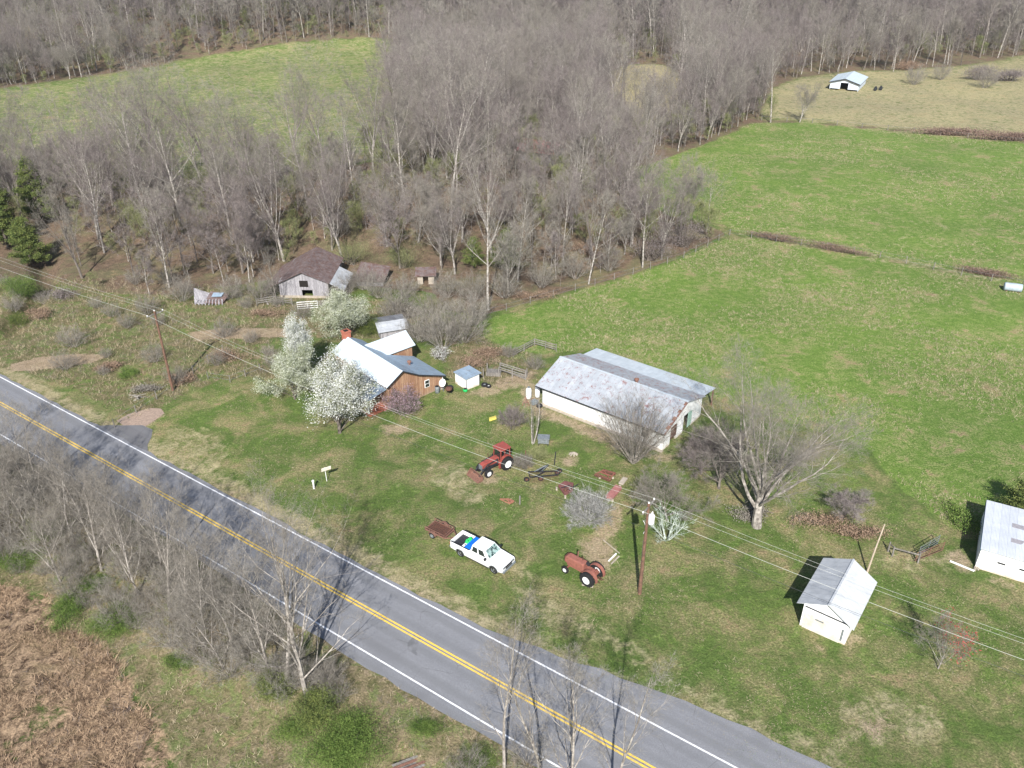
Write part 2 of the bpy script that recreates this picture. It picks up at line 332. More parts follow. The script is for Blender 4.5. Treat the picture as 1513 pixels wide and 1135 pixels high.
# ------------------------------------------------------------------ road
def strip(w0,w1,s0,s1,z,name,mat,parent=None,kind=None,wob=0,n=60):
    b=MB(); rr=random.Random(name)
    sv=[s0+(s1-s0)*i/n for i in range(n+1)]
    P0=[(A0.x+RDX*s-.5653*(w0+rr.uniform(-wob,wob)),A0.y+RDY*s-.8249*(w0+rr.uniform(-wob,wob)),z) for s in sv]
    P1=[(A0.x+RDX*s-.5653*(w1+rr.uniform(-wob,wob)),A0.y+RDY*s-.8249*(w1+rr.uniform(-wob,wob)),z) for s in sv]
    for i in range(n): b.add([P0[i],P0[i+1],P1[i+1],P1[i]],[(0,1,2,3)])
    return b.build(name,mat,parent,kind=kind)
def asphalt(name,c1,c2):
    m=NT(name); g=m.N.new('ShaderNodeNewGeometry'); p=g.outputs['Position']
    mp=m.N.new('ShaderNodeMapping'); mp.inputs['Rotation'].default_value=(0,0,math.atan2(.5653,.8249)); m.l(p,mp.inputs[0])
    v=mp.outputs[0]; st=m.noise(1.0,5,.6,v,(.05,1.4,1)); sp=m.noise(14,3,.8,p); pa=m.noise(.35,5,.6,p)
    c=m.ramp(m.math('ADD',m.math('MULTIPLY',st,.6),m.math('MULTIPLY',pa,.4)),.38,.62,c1,c2)
    c=m.mix(m.ramp(sp,.35,.65),c,m.mix(.5,c,(.1,.1,.105)))
    sy=m.N.new('ShaderNodeSeparateXYZ'); m.l(v,sy.inputs[0]); tr=m.math('SINE',m.math('ADD',m.math('MULTIPLY',sy.outputs[1],2*PI/1.7),.6)); c=m.mix(m.math('MULTIPLY',m.ramp(m.math('ADD',m.math('MULTIPLY',tr,.2),m.math('MULTIPLY',st,.8)),.42,.6),.5),c,(.145,.148,.156))
    c=m.mix(m.math('MULTIPLY',m.ramp(m.noise(.12,3,.5,p),.56,.6),.22),c,(.13,.13,.14))
    vo=m.N.new('ShaderNodeTexVoronoi'); vo.feature='DISTANCE_TO_EDGE'; vo.inputs['Scale'].default_value=.42; m.l(m.mix(.12,p,m.noise(.8,4,.7,p)),vo.inputs['Vector'])
    ck=m.math('MULTIPLY',m.math('LESS_THAN',vo.outputs['Distance'],.006),m.ramp(pa,.52,.58)); c=m.mix(m.math('MULTIPLY',ck,.4),c,(.05,.05,.05))
    m.col(c); m.bump(sp,.15,.01); return m.fin(.85,0,.3)
MA=asphalt('asphalt',(.195,.2,.218),(.245,.25,.27))
b=MB(); n=200
vs=[]; rr=random.Random(3)
for i in range(n+1):
    s=-120+330*i/n; wi=.42+rr.uniform(-.16,.16); wo=7.6+rr.uniform(-.12,.12)+.3*math.sin(s*.11)
    wi+=3.2*float(ss(70,98,s))*(1-float(ss(125,160,s)))
    for w in (-wi,wo): vs.append((A0.x+RDX*s-.5653*w,A0.y+RDY*s-.8249*w,.03))
b.add(vs,[(2*i,2*i+2,2*i+3,2*i+1) for i in range(n)])
for e in (0,1):
    pass
road=b.build('road',MA,kind='structure')
def paint(name,c):
    m=NT(name); g=m.N.new('ShaderNodeNewGeometry'); f=m.noise(6,5,.8,g.outputs['Position']); m.col(m.ramp(f,.4,.5,tuple(x*.45+.12 for x in c),c)); return m.fin(.7)
MY=paint('yellow_road_paint',(.75,.5,.07)); MW=paint('white_road_paint',(.75,.76,.78))
strip(-.07,.07,-120,210,.034,'edge_line',MW,road); strip(6.73,6.87,-120,210,.034,'edge_line',MW,road)
strip(3.09,3.25,-120,210,.034,'centre_line',MY,road); strip(3.39,3.55,-120,210,.034,'centre_line',MY,road)
# paved driveway mouth
b=MB(); pts=[(A0.x+RDX*s-.5653*-w,A0.y+RDY*s-.8249*-w,.026) for s,w in ((20.5,.3),(21.5,1.2),(22.8,2.0),(24.6,3.3),(26.4,3.4),(27.6,2.4),(28.6,1.2),(30,.3))]
b.add(pts,[tuple(range(len(pts)))]); b.build('driveway',asphalt('old_asphalt',(.13,.13,.14),(.17,.165,.17)),kind='structure')
b=MB(); pts=[at(*p,0)+Vector((0,0,.02)) for p in ((172,622),(190,612),(222,603),(238,604),(243,611),(228,622),(212,632),(196,642),(190,634))]
b.add(pts,[tuple(range(len(pts)))]); b.build('gravel_drive',simple('gravel',(.36,.27,.21),(.24,.18,.145),4,.95,bump=.5),kind='structure')
# ------------------------------------------------------------------ trees
def rnd_perp(d,rng):
    while True:
        v=Vector((rng.gauss(0,1),rng.gauss(0,1),rng.gauss(0,1))); v-=d*v.dot(d)
        if v.length>.1: return v.normalized()
class Tree:
    def __init__(s,seed): s.r=random.Random(seed); s.tr=MB(); s.cr=MB(); s.tri=[]; s.tips=[]
    def tw(s,p,d,L,w):
        x=rnd_perp(d,s.r)*w*.5; s.tri+=[p-x,p+x,p+d*L]
    def line(s,p,d,L,n,wob,up):
        pts=[p.copy()]; dd=d.copy(); dirs=[d.copy()]
        for i in range(n):
            dd=(dd+rnd_perp(dd,s.r)*wob*s.r.random()+Vector((0,0,up))).normalized(); pts.append(pts[-1]+dd*(L/n)); dirs.append(dd.copy())
        return pts,dirs
    def grow(s,p,d,L,rad,lv,cfg):
        c=cfg[lv]; n=c.get('seg',3); pts,dirs=s.line(p,d,L,n,c.get('wob',.25),c.get('up',.05))
        last=lv==len(cfg)-1
        tip=c.get('tip',.25)
        rad_=[rad*(1-(1-tip)*i/n) for i in range(n+1)]
        (s.tr if lv<=c.get('trunk_lv',1) else s.cr).tube(pts,rad_,c.get('k',3),cap=False)
        if last:
            q=c['fine']
            for i in range(q):
                t=s.r.uniform(.1,1)*n; k=min(int(t),n-1); pp=pts[k].lerp(pts[k+1],t-k); dd=(dirs[k+1]+rnd_perp(dirs[k+1],s.r)*s.r.uniform(.4,1.1)+Vector((0,0,c.get('fup',.2)))).normalized()
                Lf=c['fl']*s.r.uniform(.6,1.3); s.tw(pp,dd,Lf,c['fw']); s.tips.append(pp+dd*Lf*s.r.uniform(.3,1))
            return
        m=c['n']
        for i in range(m):
            u=(i+s.r.random())/m; t=(c['t0']+(c.get('t1',1)-c['t0'])*u); tt=t*n; k=min(int(tt),n-1)
            pp=pts[k].lerp(pts[k+1],tt-k); base=dirs[k+1]
            az=2.4*i+s.r.uniform(-.6,.6)
            if lv==0: side=Vector((math.cos(az),math.sin(az),0)); side=(side-base*side.dot(base)).normalized()
            else: side=rnd_perp(base,s.r)
            ang=R(s.r.uniform(*c['ang'])); 
            if lv==0 and c.get('angtop'): ang*= (1-u)+c['angtop']*u
            dd=(base*math.cos(ang)+side*math.sin(ang)).normalized()
            shp=c['shape'](u) if 'shape' in c else (1-.45*u)
            s.grow(pp,dd,L*c['len']*shp*s.r.uniform(.8,1.2),max(rad*(1-(1-tip)*t)*c['rr']*s.r.uniform(.8,1.1),cfg[-1].get('rmin',.006)),lv+1,cfg)
        if lv>0: # continue the leader with a last spray
            s.grow(pts[-1],dirs[-1],L*c['len']*.6,rad_[-1]*.8,lv+1,cfg)
    def parts(s,bark,twig,extra=None,size=.1,per=1,shape='quad',jit=.12):
        """-> list of (part name, mesh)"""
        out=[('trunk',s.tr.mesh('trunk',MT[bark]))]
        # crown: branch tubes + fine twigs in one mesh
        cv=np.array(s.cr.v,dtype=np.float32).reshape(-1,3); cf=s.cr.f
        tv=np.array([tuple(p) for p in s.tri],dtype=np.float32).reshape(-1,3)
        me=bpy.data.meshes.new('crown'); nb=len(cv); me.vertices.add(nb+len(tv)); me.vertices.foreach_set('co',np.concatenate([cv,tv]).ravel())
        lens=[len(f) for f in cf]+[3]*(len(tv)//3); idx=[i for f in cf for i in f]+list(range(nb,nb+len(tv)))
        me.loops.add(len(idx)); me.loops.foreach_set('vertex_index',np.array(idx,np.int32))
        st=np.concatenate([[0],np.cumsum(lens)[:-1]]).astype(np.int32)
        me.polygons.add(len(lens)); me.polygons.foreach_set('loop_start',st); me.update(calc_edges=True); me.materials.append(MT[twig])
        out.append(('crown',me))
        if extra:
            T=np.array([tuple(p) for p in s.tips]); r=np.random.RandomState(len(T)%1000+1); T=np.repeat(T,per,0)+r.normal(0,jit,(len(T)*per,3))
            out.append((extra[0],leafquads(T,size,MT[extra[1]],r,extra[0])))
        return out
def leafquads(T,size,mat,r,name):
    n=len(T); a=r.normal(size=(n,3)); a/=np.linalg.norm(a,axis=1,keepdims=True); b=r.normal(size=(n,3)); b-=a*(a*b).sum(1,keepdims=True); b/=np.linalg.norm(b,axis=1,keepdims=True)
    s=(size*r.uniform(.5,1.2,(n,1)))/2; a=a*s; b=b*s*.8
    V=np.stack([T-a-b,T+a-b*.6,T+a+b,T-a*.7+b],1).reshape(-1,3)
    return fastmesh(name,V,None,4,[mat])
def put_tree(parts,name,label,cat,loc,rz=0,sc=(1,1,1),group=None,lean=(0,0)):
    r=thing(name,label,cat,loc,rz,group); r.scale=sc; r.rotation_euler=(lean[0],lean[1],rz)
    for nm,me in parts:
        o=bpy.data.objects.new(nm,me); COL.objects.link(o); o.parent=r
    return r
def up(v): return Vector((0,0,1))
def forest_tree(seed,H=19,spread=.3,clear=.38,dens=1,fw=.02,bark='bark_pale',twig='twig',fine=5,ang=(32,66)):
    t=Tree(seed)
    spread*=1.22
    cfg=[dict(seg=7,wob=.12,up=.03,k=6,n=int(14*dens),t0=clear*.85,ang=ang,angtop=.5,len=spread,rr=.42,tip=.16,shape=lambda u:(.75+.6*math.sin(PI*min(1,u*1.1)))*(1-.35*u)),
         dict(seg=4,wob=.28,up=.1,k=4,n=5,t0=.2,ang=(25,58),len=.55,rr=.5),
         dict(seg=3,wob=.3,up=.1,k=3,n=5,t0=.2,ang=(25,60),len=.58,rr=.5,trunk_lv=2),
         dict(seg=2,wob=.3,up=.08,k=3,fine=fine+4,fl=.8,fw=fw*.85,rmin=.011)]
    t.grow(Vector((0,0,-.3)),Vector((t.r.uniform(-.06,.06),t.r.uniform(-.06,.06),1)).normalized(),H,H*.0105+.02,0,cfg); return t.parts(bark,twig)
FT=[forest_tree(1,19,.3,.35),forest_tree(2,21,.26,.42),forest_tree(3,17,.34,.3,1,.024,'bark','twig_grey'),forest_tree(4,20,.28,.45,1,.022,'bark_pale'),forest_tree(5,18,.36,.36,1,.022,'bark_pale'),
    forest_tree(6,22,.25,.4),forest_tree(7,16,.32,.25,1,.022,'bark_dark'),forest_tree(8,20,.32,.38,1,.022,'bark_pale','twig_grey')]
def fan(seed,H,bark='bark_pale',twig='twig',tl=.42,n0=8,ang=(14,44),sp=1.35,n1=8):
    t=Tree(seed)
    cfg=[dict(seg=4,wob=.12,up=0,k=6,n=n0,t0=.45,ang=ang,angtop=.4,len=sp,rr=.55,tip=.55,shape=lambda u:1.0),
       dict(seg=6,wob=.22,up=.04,k=4,n=n1,t0=.2,ang=(22,50),len=.42,rr=.42,tip=.18),
       dict(seg=3,wob=.32,up=.07,k=3,n=5,t0=.15,ang=(25,60),len=.5,rr=.5,trunk_lv=2),
       dict(seg=2,wob=.35,up=.05,k=3,n=3,t0=.15,ang=(25,60),len=.6,rr=.5),
       dict(seg=2,wob=.3,up=.05,k=3,fine=5,fl=.75,fw=.016,rmin=.009)]
    t.grow(Vector((0,0,-.3)),Vector((t.r.uniform(-.08,.08),t.r.uniform(-.08,.08),1)).normalized(),H*tl,H*.013,0,cfg); return t.parts(bark,twig)
FN=[fan(201,18),fan(202,16,'bark','twig',.35,9,(18,55)),fan(203,19,'bark','twig_grey',.48,7,(12,38)),fan(204,15,'bark_pale','twig_grey',.3,9,(20,60),1.5)]
FT=[FT[0],FT[2],FT[3],FT[4],FT[6],FT[7]]+FN+FN
YT=[forest_tree(11,9,.24,.25,.8,.018,fine=6),forest_tree(12,7,.3,.15,.9,.018,'bark_dark','twig_green',fine=8),forest_tree(13,11,.2,.3,.8,.018,'bark','twig_grey')]
def inreg(pl,x,y): return bool(inside(pl,np.array([x]),np.array([y]))[0])
# keep-clear spots for the buildings in the wood
CLEAR=[(at(455,425),9),(at(520,415),6),(at(629,418),5),(at(315,440),5),(at(800,232),7),(at(575,485),5),(at(12,365),7),(at(62,345),6),(at(48,392),7),(at(45,410),7),(at(20,400),7),(at(-5,385),7)]
def sample(n,spacing,ymin,ymax,test,rng,fx=.74):
    cell={}; out=[]
    for _ in range(n):
        y=ymin+(ymax-ymin)*math.sqrt(rng.random()); x=rng.uniform(-fx,fx)*y
        if not test(x,y): continue
        k=(int(x//spacing),int(y//spacing)); ok=True
        for i in (-1,0,1):
            for j in (-1,0,1):
                for q in cell.get((k[0]+i,k[1]+j),()):
                    if (q[0]-x)**2+(q[1]-y)**2<spacing*spacing: ok=False
        if ok: cell.setdefault(k,[]).append((x,y)); out.append((x,y))
    return out
FIELDS=[F1,F2,F3,LF,CL]
def is_wood(x,y):
    for f in FIELDS:
        if inreg(f,x,y): return False
    if y<300 and not inreg(WOOD,x,y):
        if not (y>215 and x<80): return False
    for c,r in CLEAR:
        if (c.x-x)**2+(c.y-y)**2<r*r: return False
    return True
rng=random.Random(21)
def wood_thin(x,y):
    if not is_wood(x,y): return False
    px,py=px_of(x,y,float(terr(x,y)))
    if 540<px<800 and py>300: return math.sin(x*.55+1)+math.sin(y*.6+x*.3)>-.25
    return True
def px_of(x,y,z=0):
    dz=z-HC; d=y*math.cos(P)-dz*math.sin(P); v=y*math.sin(P)+dz*math.cos(P); return CX+F*x/d,CY-F*v/d
W=sample(16000,3.8,108,330,wood_thin,rng)
def wdist(p): return p[1]+abs(p[0])*.15
W.sort(key=wdist); near=W[:285]; rest=[]; mid=W[285:]
Fsp=sample(80000,4.4,330,760,lambda x,y:is_wood(x,y) and not (x>95 and y<345),rng); rest+=Fsp
def px_of(x,y,z=0):
    dz=z-HC; d=y*math.cos(P)-dz*math.sin(P); v=y*math.sin(P)+dz*math.cos(P); return CX+F*x/d,CY-F*v/d
for i,(x,y) in enumerate(near):
    px,py=px_of(x,y,float(terr(x,y)))
    small=rng.random()<.22
    if px<330: g='bare trees of the wood left of the old grey barn'; l='bare grey tree in the wood left of the old grey barn'
    elif px<700: g='bare trees of the wood behind the old grey barn'; l='bare grey tree in the wood behind the old grey barn'
    else: g='bare trees of the wood beside the green pasture'; l='bare grey tree in the wood bordering the bright green pasture'
    if small: g=g.replace('bare trees','thin young trees'); l=l.replace('bare grey tree','thin young tree')
    src=rng.choice(YT if small else FT); s=rng.uniform(.62,1.08)
    if px>900: s*=.75
    elif px>800: s*=.9
    put_tree(src,'young_tree' if small else 'bare_tree',l,'tree',(x,y,float(terr(x,y))-.05),rng.uniform(0,6.28),(s*rng.uniform(.9,1.1),s*rng.uniform(.9,1.1),s),g,(rng.uniform(-.07,.07),rng.uniform(-.07,.07)))
# the far wood reads as one mass: one object, its trees spread by geometry nodes
def far_src(seed,H,sp,bark,twig):
    t=Tree(seed); cfg=[dict(seg=4,wob=.12,up=.03,k=4,n=12,t0=.38,ang=(25,50),angtop=.5,len=sp,rr=.4,tip=.16,shape=lambda u:(.75+.6*math.sin(PI*u))*(1-.3*u)),
       dict(seg=3,wob=.25,up=.1,k=3,n=6,t0=.2,ang=(25,55),len=.6,rr=.5), dict(seg=2,wob=.3,up=.1,k=3,fine=16,fl=1.35,fw=.06,rmin=.02)]
    t.grow(Vector((0,0,-.3)),Vector((0,0,1)),H,H*.012,0,cfg); return t.parts(bark,twig)
FAR=[far_src(31,20,.3,'bark','twig'),far_src(32,18,.33,'bark','twig'),far_src(33,21,.27,'bark_pale','twig_grey'),far_src(34,17,.35,'bark','twig_grey')]
def far_wood(points,nm='far_wood',lab='leafless grey wood filling the hills at the top of the photo',cat='woodland',slo=.65,shi=1.12):
    me=bpy.data.meshes.new(nm); V=np.array([(x,y,float(terr(x,y))) for x,y in points],np.float32); me.vertices.add(len(V)); me.vertices.foreach_set('co',V.ravel()); me.update()
    o=bpy.data.objects.new(nm,me); COL.objects.link(o); tag(o,lab,cat,kind='stuff')
    ng=bpy.data.node_groups.new('far_wood','GeometryNodeTree'); ng.interface.new_socket('Geometry',in_out='INPUT',socket_type='NodeSocketGeometry'); ng.interface.new_socket('Geometry',in_out='OUTPUT',socket_type='NodeSocketGeometry')
    N=ng.nodes; L=ng.links; gi=N.new('NodeGroupInput'); go=N.new('NodeGroupOutput'); ip=N.new('GeometryNodeInstanceOnPoints'); L.new(gi.outputs[0],ip.inputs['Points'])
    gti=N.new('GeometryNodeGeometryToInstance')
    for parts in FAR_OBJ[::-1]:
        jn=N.new('GeometryNodeJoinGeometry')
        for ob in parts:
            oi=N.new('GeometryNodeObjectInfo'); oi.inputs['Object'].default_value=ob; oi.transform_space='ORIGINAL'; L.new(oi.outputs['Geometry'],jn.inputs[0])
        gt=N.new('GeometryNodeGeometryToInstance'); L.new(jn.outputs[0],gt.inputs[0]); 
        if parts is FAR_OBJ[-1]: J=N.new('GeometryNodeJoinGeometry')
        L.new(gt.outputs[0],J.inputs[0])
    L.new(J.outputs[0],ip.inputs['Instance']); ip.inputs['Pick Instance'].default_value=True
    def rv(ty,lo,hi,seed):
        r=N.new('FunctionNodeRandomValue'); r.data_type=ty; r.inputs['Seed'].default_value=seed
        ins=[i for i in r.inputs if i.enabled and i.name in('Min','Max')]; ins[0].default_value=lo; ins[1].default_value=hi
        return [x for x in r.outputs if x.enabled][0]
    L.new(rv('FLOAT_VECTOR',(-.05,-.05,0),(.05,.05,6.28),1),ip.inputs['Rotation']); L.new(rv('FLOAT',slo,shi,2),ip.inputs['Scale'])
    L.new(ip.outputs[0],go.inputs[0]); md=o.modifiers.new('scatter','NODES'); md.node_group=ng
FAR_OBJ=[]; FAR_SAVE=FAR_OBJ
for (px,py),src,lab in zip(((1172,118),(1237,118),(1320,110),(1405,100)),FAR,('bare tree at the wood edge left of the distant white shed','bare tree just behind the distant white shed','bare tree in the open grass right of the distant white shed','bare tree at the wood edge furthest right of the distant shed')):
    r=put_tree(src,'bare_tree',lab,'tree',at(px,py-4),0,(.8,.8,.8)); FAR_OBJ.append(list(r.children))
far_wood(rest)
FAR_OBJ=[]; seen_=set()
for o in COL.objects:
    if o.name.startswith('bare_tree') and o.children and o.children[0].data.name not in seen_ and len(FAR_OBJ)<9 and len(seen_)<12:
        seen_.add(o.children[0].data.name)
        if all(len(c.data.vertices)>4000 or c.name.startswith('trunk') for c in o.children): FAR_OBJ.append(list(o.children))
far_wood(mid,'deep_wood','dense bare trees filling the back of the wood behind the front trees','woodland',.6,1.0)
# white sycamores and other single trees of note
for (px,py,H,l) in ((992,132,1.25,'white barked sycamore standing tallest beside the tan clearing'),(1150,70,.8,'white barked sycamore in the far wood above the wood corner'),(1298,92,.9,'white barked sycamore behind the distant white shed'),(1395,95,.9,'white barked sycamore with forked top in the far right wood'),(845,285,.95,'pale leaning tree in the middle of the wood by the red roof'),(600,330,1.0,'tall pale trunked tree in the wood above the outhouse'),(250,425,.7,'pale tree at the wood edge left of the collapsed shed')):
    if px==992: put_tree(forest_tree(41,20,.16,.3,.7,.02,'bark_pale','twig_grey'),'sycamore_tree',l,'tree',at(px+10,py+25),0,(H,H,H))
    else:
        if px==1150: SY=forest_tree(42,20,.24,.35,.8,.02,'bark_pale','twig_grey')
        put_tree(SY,'sycamore_tree',l,'tree',at(px,py),px*1.7,(H,H,H),None,(.04*math.sin(px),.06*math.cos(px)))
# big open grown tree beside the pasture
def broad(seed,H,trunkL,n0,sp,fine,fw,fl=.7,bark='bark_pale',twig='twig_grey',rad=.45,ang=(30,75),n1=9,n2=6,n3=5,extra=None,upt=.07,size=.1,per=1,jit=.12,t00=.35,t1=.22):
    t=Tree(seed)
    cfg=[dict(seg=4,wob=.1,up=0,k=8,n=n0,t0=t00,ang=ang,angtop=.35,len=sp,rr=.5,tip=.5,shape=lambda u:1.0),
       dict(seg=6,wob=.3,up=upt,k=5,n=n1,t0=t1,ang=(25,55),len=.48,rr=.42,tip=.16),
       dict(seg=4,wob=.35,up=upt,k=3,n=n2,t0=.15,ang=(25,60),len=.5,rr=.5,trunk_lv=2),
       dict(seg=3,wob=.35,up=.05,k=3,n=n3,t0=.15,ang=(25,60),len=.6,rr=.5),
       dict(seg=2,wob=.3,up=.05,k=3,fine=fine,fl=fl,fw=fw,rmin=.006)]
    t.grow(Vector((0,0,-.2)),Vector((.03,.05,1)).normalized(),trunkL,rad,0,cfg)
    zs=max(p.z for p in t.tips); k=H/zs
    pr=t.parts(bark,twig,extra,size/k,per,jit=jit/k); return pr,k
p,k=broad(51,15,5.4,16,2.1,7,.011,.8,'bark_mid','twig_grey',.55,(24,76),8,5,4,t1=.3)
put_tree(p,'spreading_tree','huge spreading bare tree with pale thick limbs beside the pasture','tree',at(1118,778),.6,(k*1.4,k*1.4,k*1.3),None,(-.03,-.05))
p,k=broad(52,8,2.2,9,2.4,9,.014,.6,'bark','twig',.2,(30,75),7,5,4)
put_tree(p,'bare_tree','dark bare tree between the white barn end and the huge tree','tree',at(1062,722),1.2,(k,k,k)); 
put_tree(p,'bare_tree','second dark bare tree crowding the open end of the white barn','tree',at(1036,700),3.9,(k*.8,k*.8,k*.75))
put_tree(p,'bare_tree','low bare tree just right of the huge spreading tree','tree',at(1245,765),5.1,(k*.75,k*.75,k*.5))
def vase(seed,H,stems,r0,spread,bark,twig,fine=7,fw=.013,n1=9,n2=5,extra=None,size=.08,per=1,low=.05,jit=.1,fl=.5,lv=(.14,.2)):
    t=Tree(seed)
    cfg=[dict(seg=5,wob=.14,up=.05,k=5,n=n1,t0=low+.15,ang=(15,38),len=.5,rr=.55,tip=.25),
      dict(seg=3,wob=.25,up=.08,k=3,n=n2,t0=.1,ang=(18,45),len=.5,rr=.5,trunk_lv=0),
      dict(seg=2,wob=.3,up=.1,k=3,fine=fine,fl=fl,fw=fw,rmin=.006)]
    for i in range(stems):
        a=2.4*i; e=spread*math.sqrt((i+.5)/stems); d=Vector((math.cos(a)*math.sin(e),math.sin(a)*math.sin(e),math.cos(e)))
        t.grow(Vector((math.cos(a)*.12,math.sin(a)*.12,-.1)),d,H*(1-.25*e)*t.r.uniform(.75,1),r0*t.r.uniform(.6,1),0,cfg)
    return t.parts(bark,twig,extra,size,per,jit=jit)
put_tree(vase(61,8.3,24,.075,.72,'bark_mid','twig_grey',8,.011,10,6),'vase_shaped_tree','dense vase shaped bare tree in front of the white barn','tree',at(936,684),0)
put_tree(vase(62,3.4,34,.04,1.35,'twig_silver','twig_silver',7,.014,8,4),'weeping_shrub','low silvery mop headed bare tree above the old tractor','tree',at(868,768),0)
p,k=broad(63,6.2,2.3,11,2.0,7,.011,.5,'bark','twig_grey',.15,(35,85),8,5,4)
put_tree(p,'bare_tree','round twiggy grey tree behind the utility pole with the transformer','tree',at(985,768),0,(k*1.1,k*1.1,k),None,(0,-.22))
put_tree(vase(64,3.4,10,.07,1.1,'lichen','lichen',4,.018,6,3),'lichen_covered_shrub','small tree white with lichen right of the utility pole','tree',at(985,797),0)
put_tree(vase(65,6.3,3,.09,.22,'bark_pale','twig_grey',5,.012,7,4),'twin_stemmed_tree','slim twin stemmed pale tree beside the grey metal box','tree',at(787,656),2.2)
put_tree(vase(66,2.4,16,.03,1.15,'bark_dark','twig',7,.014,7,4),'bare_shrub','low purplish bare shrub beside the yellow metal piece','shrub',at(757,628),0)
put_tree(vase(67,1.5,16,.02,1.1,'bark_dark','twig_grey',6,.012,7,3),'bare_shrub','low bare shrub between the red cab tractor and the hay rake','shrub',at(772,690),0)
put_tree(vase(68,1.4,14,.02,1.2,'bark_dark','twig_green',6,.012,7,3),'bare_shrub','low greenish bare shrub behind the hay rake','shrub',at(795,677),0)
p,k=broad(69,5.6,2.0,8,1.9,5,.012,.5,'bark_pale','twig_grey',.09,(30,60),6,4,3,('buds','bud_red'),.1,.10,1)
BT=p; q_=[]
for nm,me in p:
    if nm=='buds':
        bm=bmesh.new(); bm.from_mesh(me); fs=[f for i,f in enumerate(bm.faces) if not(i%4==0 and f.calc_center_median().x>-.4)]; bmesh.ops.delete(bm,geom=fs,context='FACES'); bm.to_mesh(me); bm.free()
put_tree(p,'budding_tree','small tree with red buds under the power lines','tree',at(1386,988),0,(k,k,k),None,(0,.08))
# flowering pears around the house
PE=[]
def pear(seed,H,trunkL,extra,per,size,ang):
    return broad(seed,H,trunkL,12,1.5,5,.014,.45,'bark_dark','twig_green',.16,ang,7,5,4,extra,.07,size*.66,2,.22,.1)
p,k=pear(71,8.6,2.3,('blossom','blossom'),1,.13,(25,62))
put_tree(p,'flowering_tree','white blossoming tree in front of the house porch','tree',at(502,640),0,(k*1.2,k*1.2,k*1.12))
p,k=pear(72,8.5,3.6,('blossom','blossom'),1,.12,(10,30))
put_tree(p,'flowering_tree','narrow upright white blossoming tree left of the house','tree',at(447,560),0,(k*.75,k*.75,k*1.08))
p,k=pear(73,6.5,3.0,('blossom','blossom_green'),1,.12,(30,70))
put_tree(p,'flowering_tree','leafing white blossoming tree lowest and leftmost by the house','tree',at(436,590),1,(k*1.1,k*1.1,k))
p,k=pear(74,8.6,3.6,('blossom','blossom_green'),1,.12,(25,60))
put_tree(p,'flowering_tree','greenish blossoming tree between the old grey barn and chimney','tree',at(517,503),2,(k*1.1,k*1.1,k))
put_tree(vase(75,2.9,14,.03,.9,'bark_dark','twig',6,.012,7,4,('blossom','blossom_pink'),.07,1,jit=.1),'redbud_shrub','pink flowering shrub against the brown wooden gable','shrub',at(594,612),0,(1.25,1.25,1.15))
put_tree(vase(76,1.7,12,.025,1.1,'bark_dark','twig',5,.012,6,3,('blossom','blossom'),.07,1,jit=.1),'flowering_shrub','small whitish flowering shrub behind the wooden house','shrub',at(650,530),0)
# roadside trees in the near corner
def rtree(seed,H,L,n0=7,bark='bark_mid',twig='twig_grey',fw=.009,sp=.42,fine=4,ang=(20,50),t0=.25,rad=.16,n3=3):
    t=Tree(seed)
    cfg=[dict(seg=7,wob=.14,up=.03,k=6,n=n0,t0=t0,ang=ang,angtop=.6,len=sp,rr=.5,tip=.15,shape=lambda u:(.8+.5*math.sin(PI*u))*(1-.3*u)),
      dict(seg=5,wob=.28,up=.08,k=4,n=6,t0=.2,ang=(22,52),len=.5,rr=.5,trunk_lv=2),dict(seg=4,wob=.3,up=.06,k=3,n=4,t0=.15,ang=(25,58),len=.5,rr=.5,trunk_lv=2),
      dict(seg=3,wob=.3,up=.06,k=3,n=n3,t0=.2,ang=(25,58),len=.6,rr=.5),dict(seg=2,wob=.3,up=.05,k=3,fine=fine,fl=.45,fw=fw,rmin=.006)]
    t.grow(Vector((0,0,-.3)),Vector((0,0,1)),H,rad,0,cfg); return t.parts(bark,twig)
RT=[rtree(81,15,0,17,sp=.42,t0=.12,fine=3,n3=3,fw=.009,rad=.2),rtree(82,11,0,13,sp=.44,t0=.12,fine=3,n3=3,fw=.009,rad=.15),rtree(83,9,0,13,sp=.5,t0=.06,bark='bark_mid',fine=3,n3=3,fw=.009,rad=.1),rtree(84,12,0,10,sp=.24,ang=(15,42),rad=.12,n3=1,fine=3,fw=.01)]
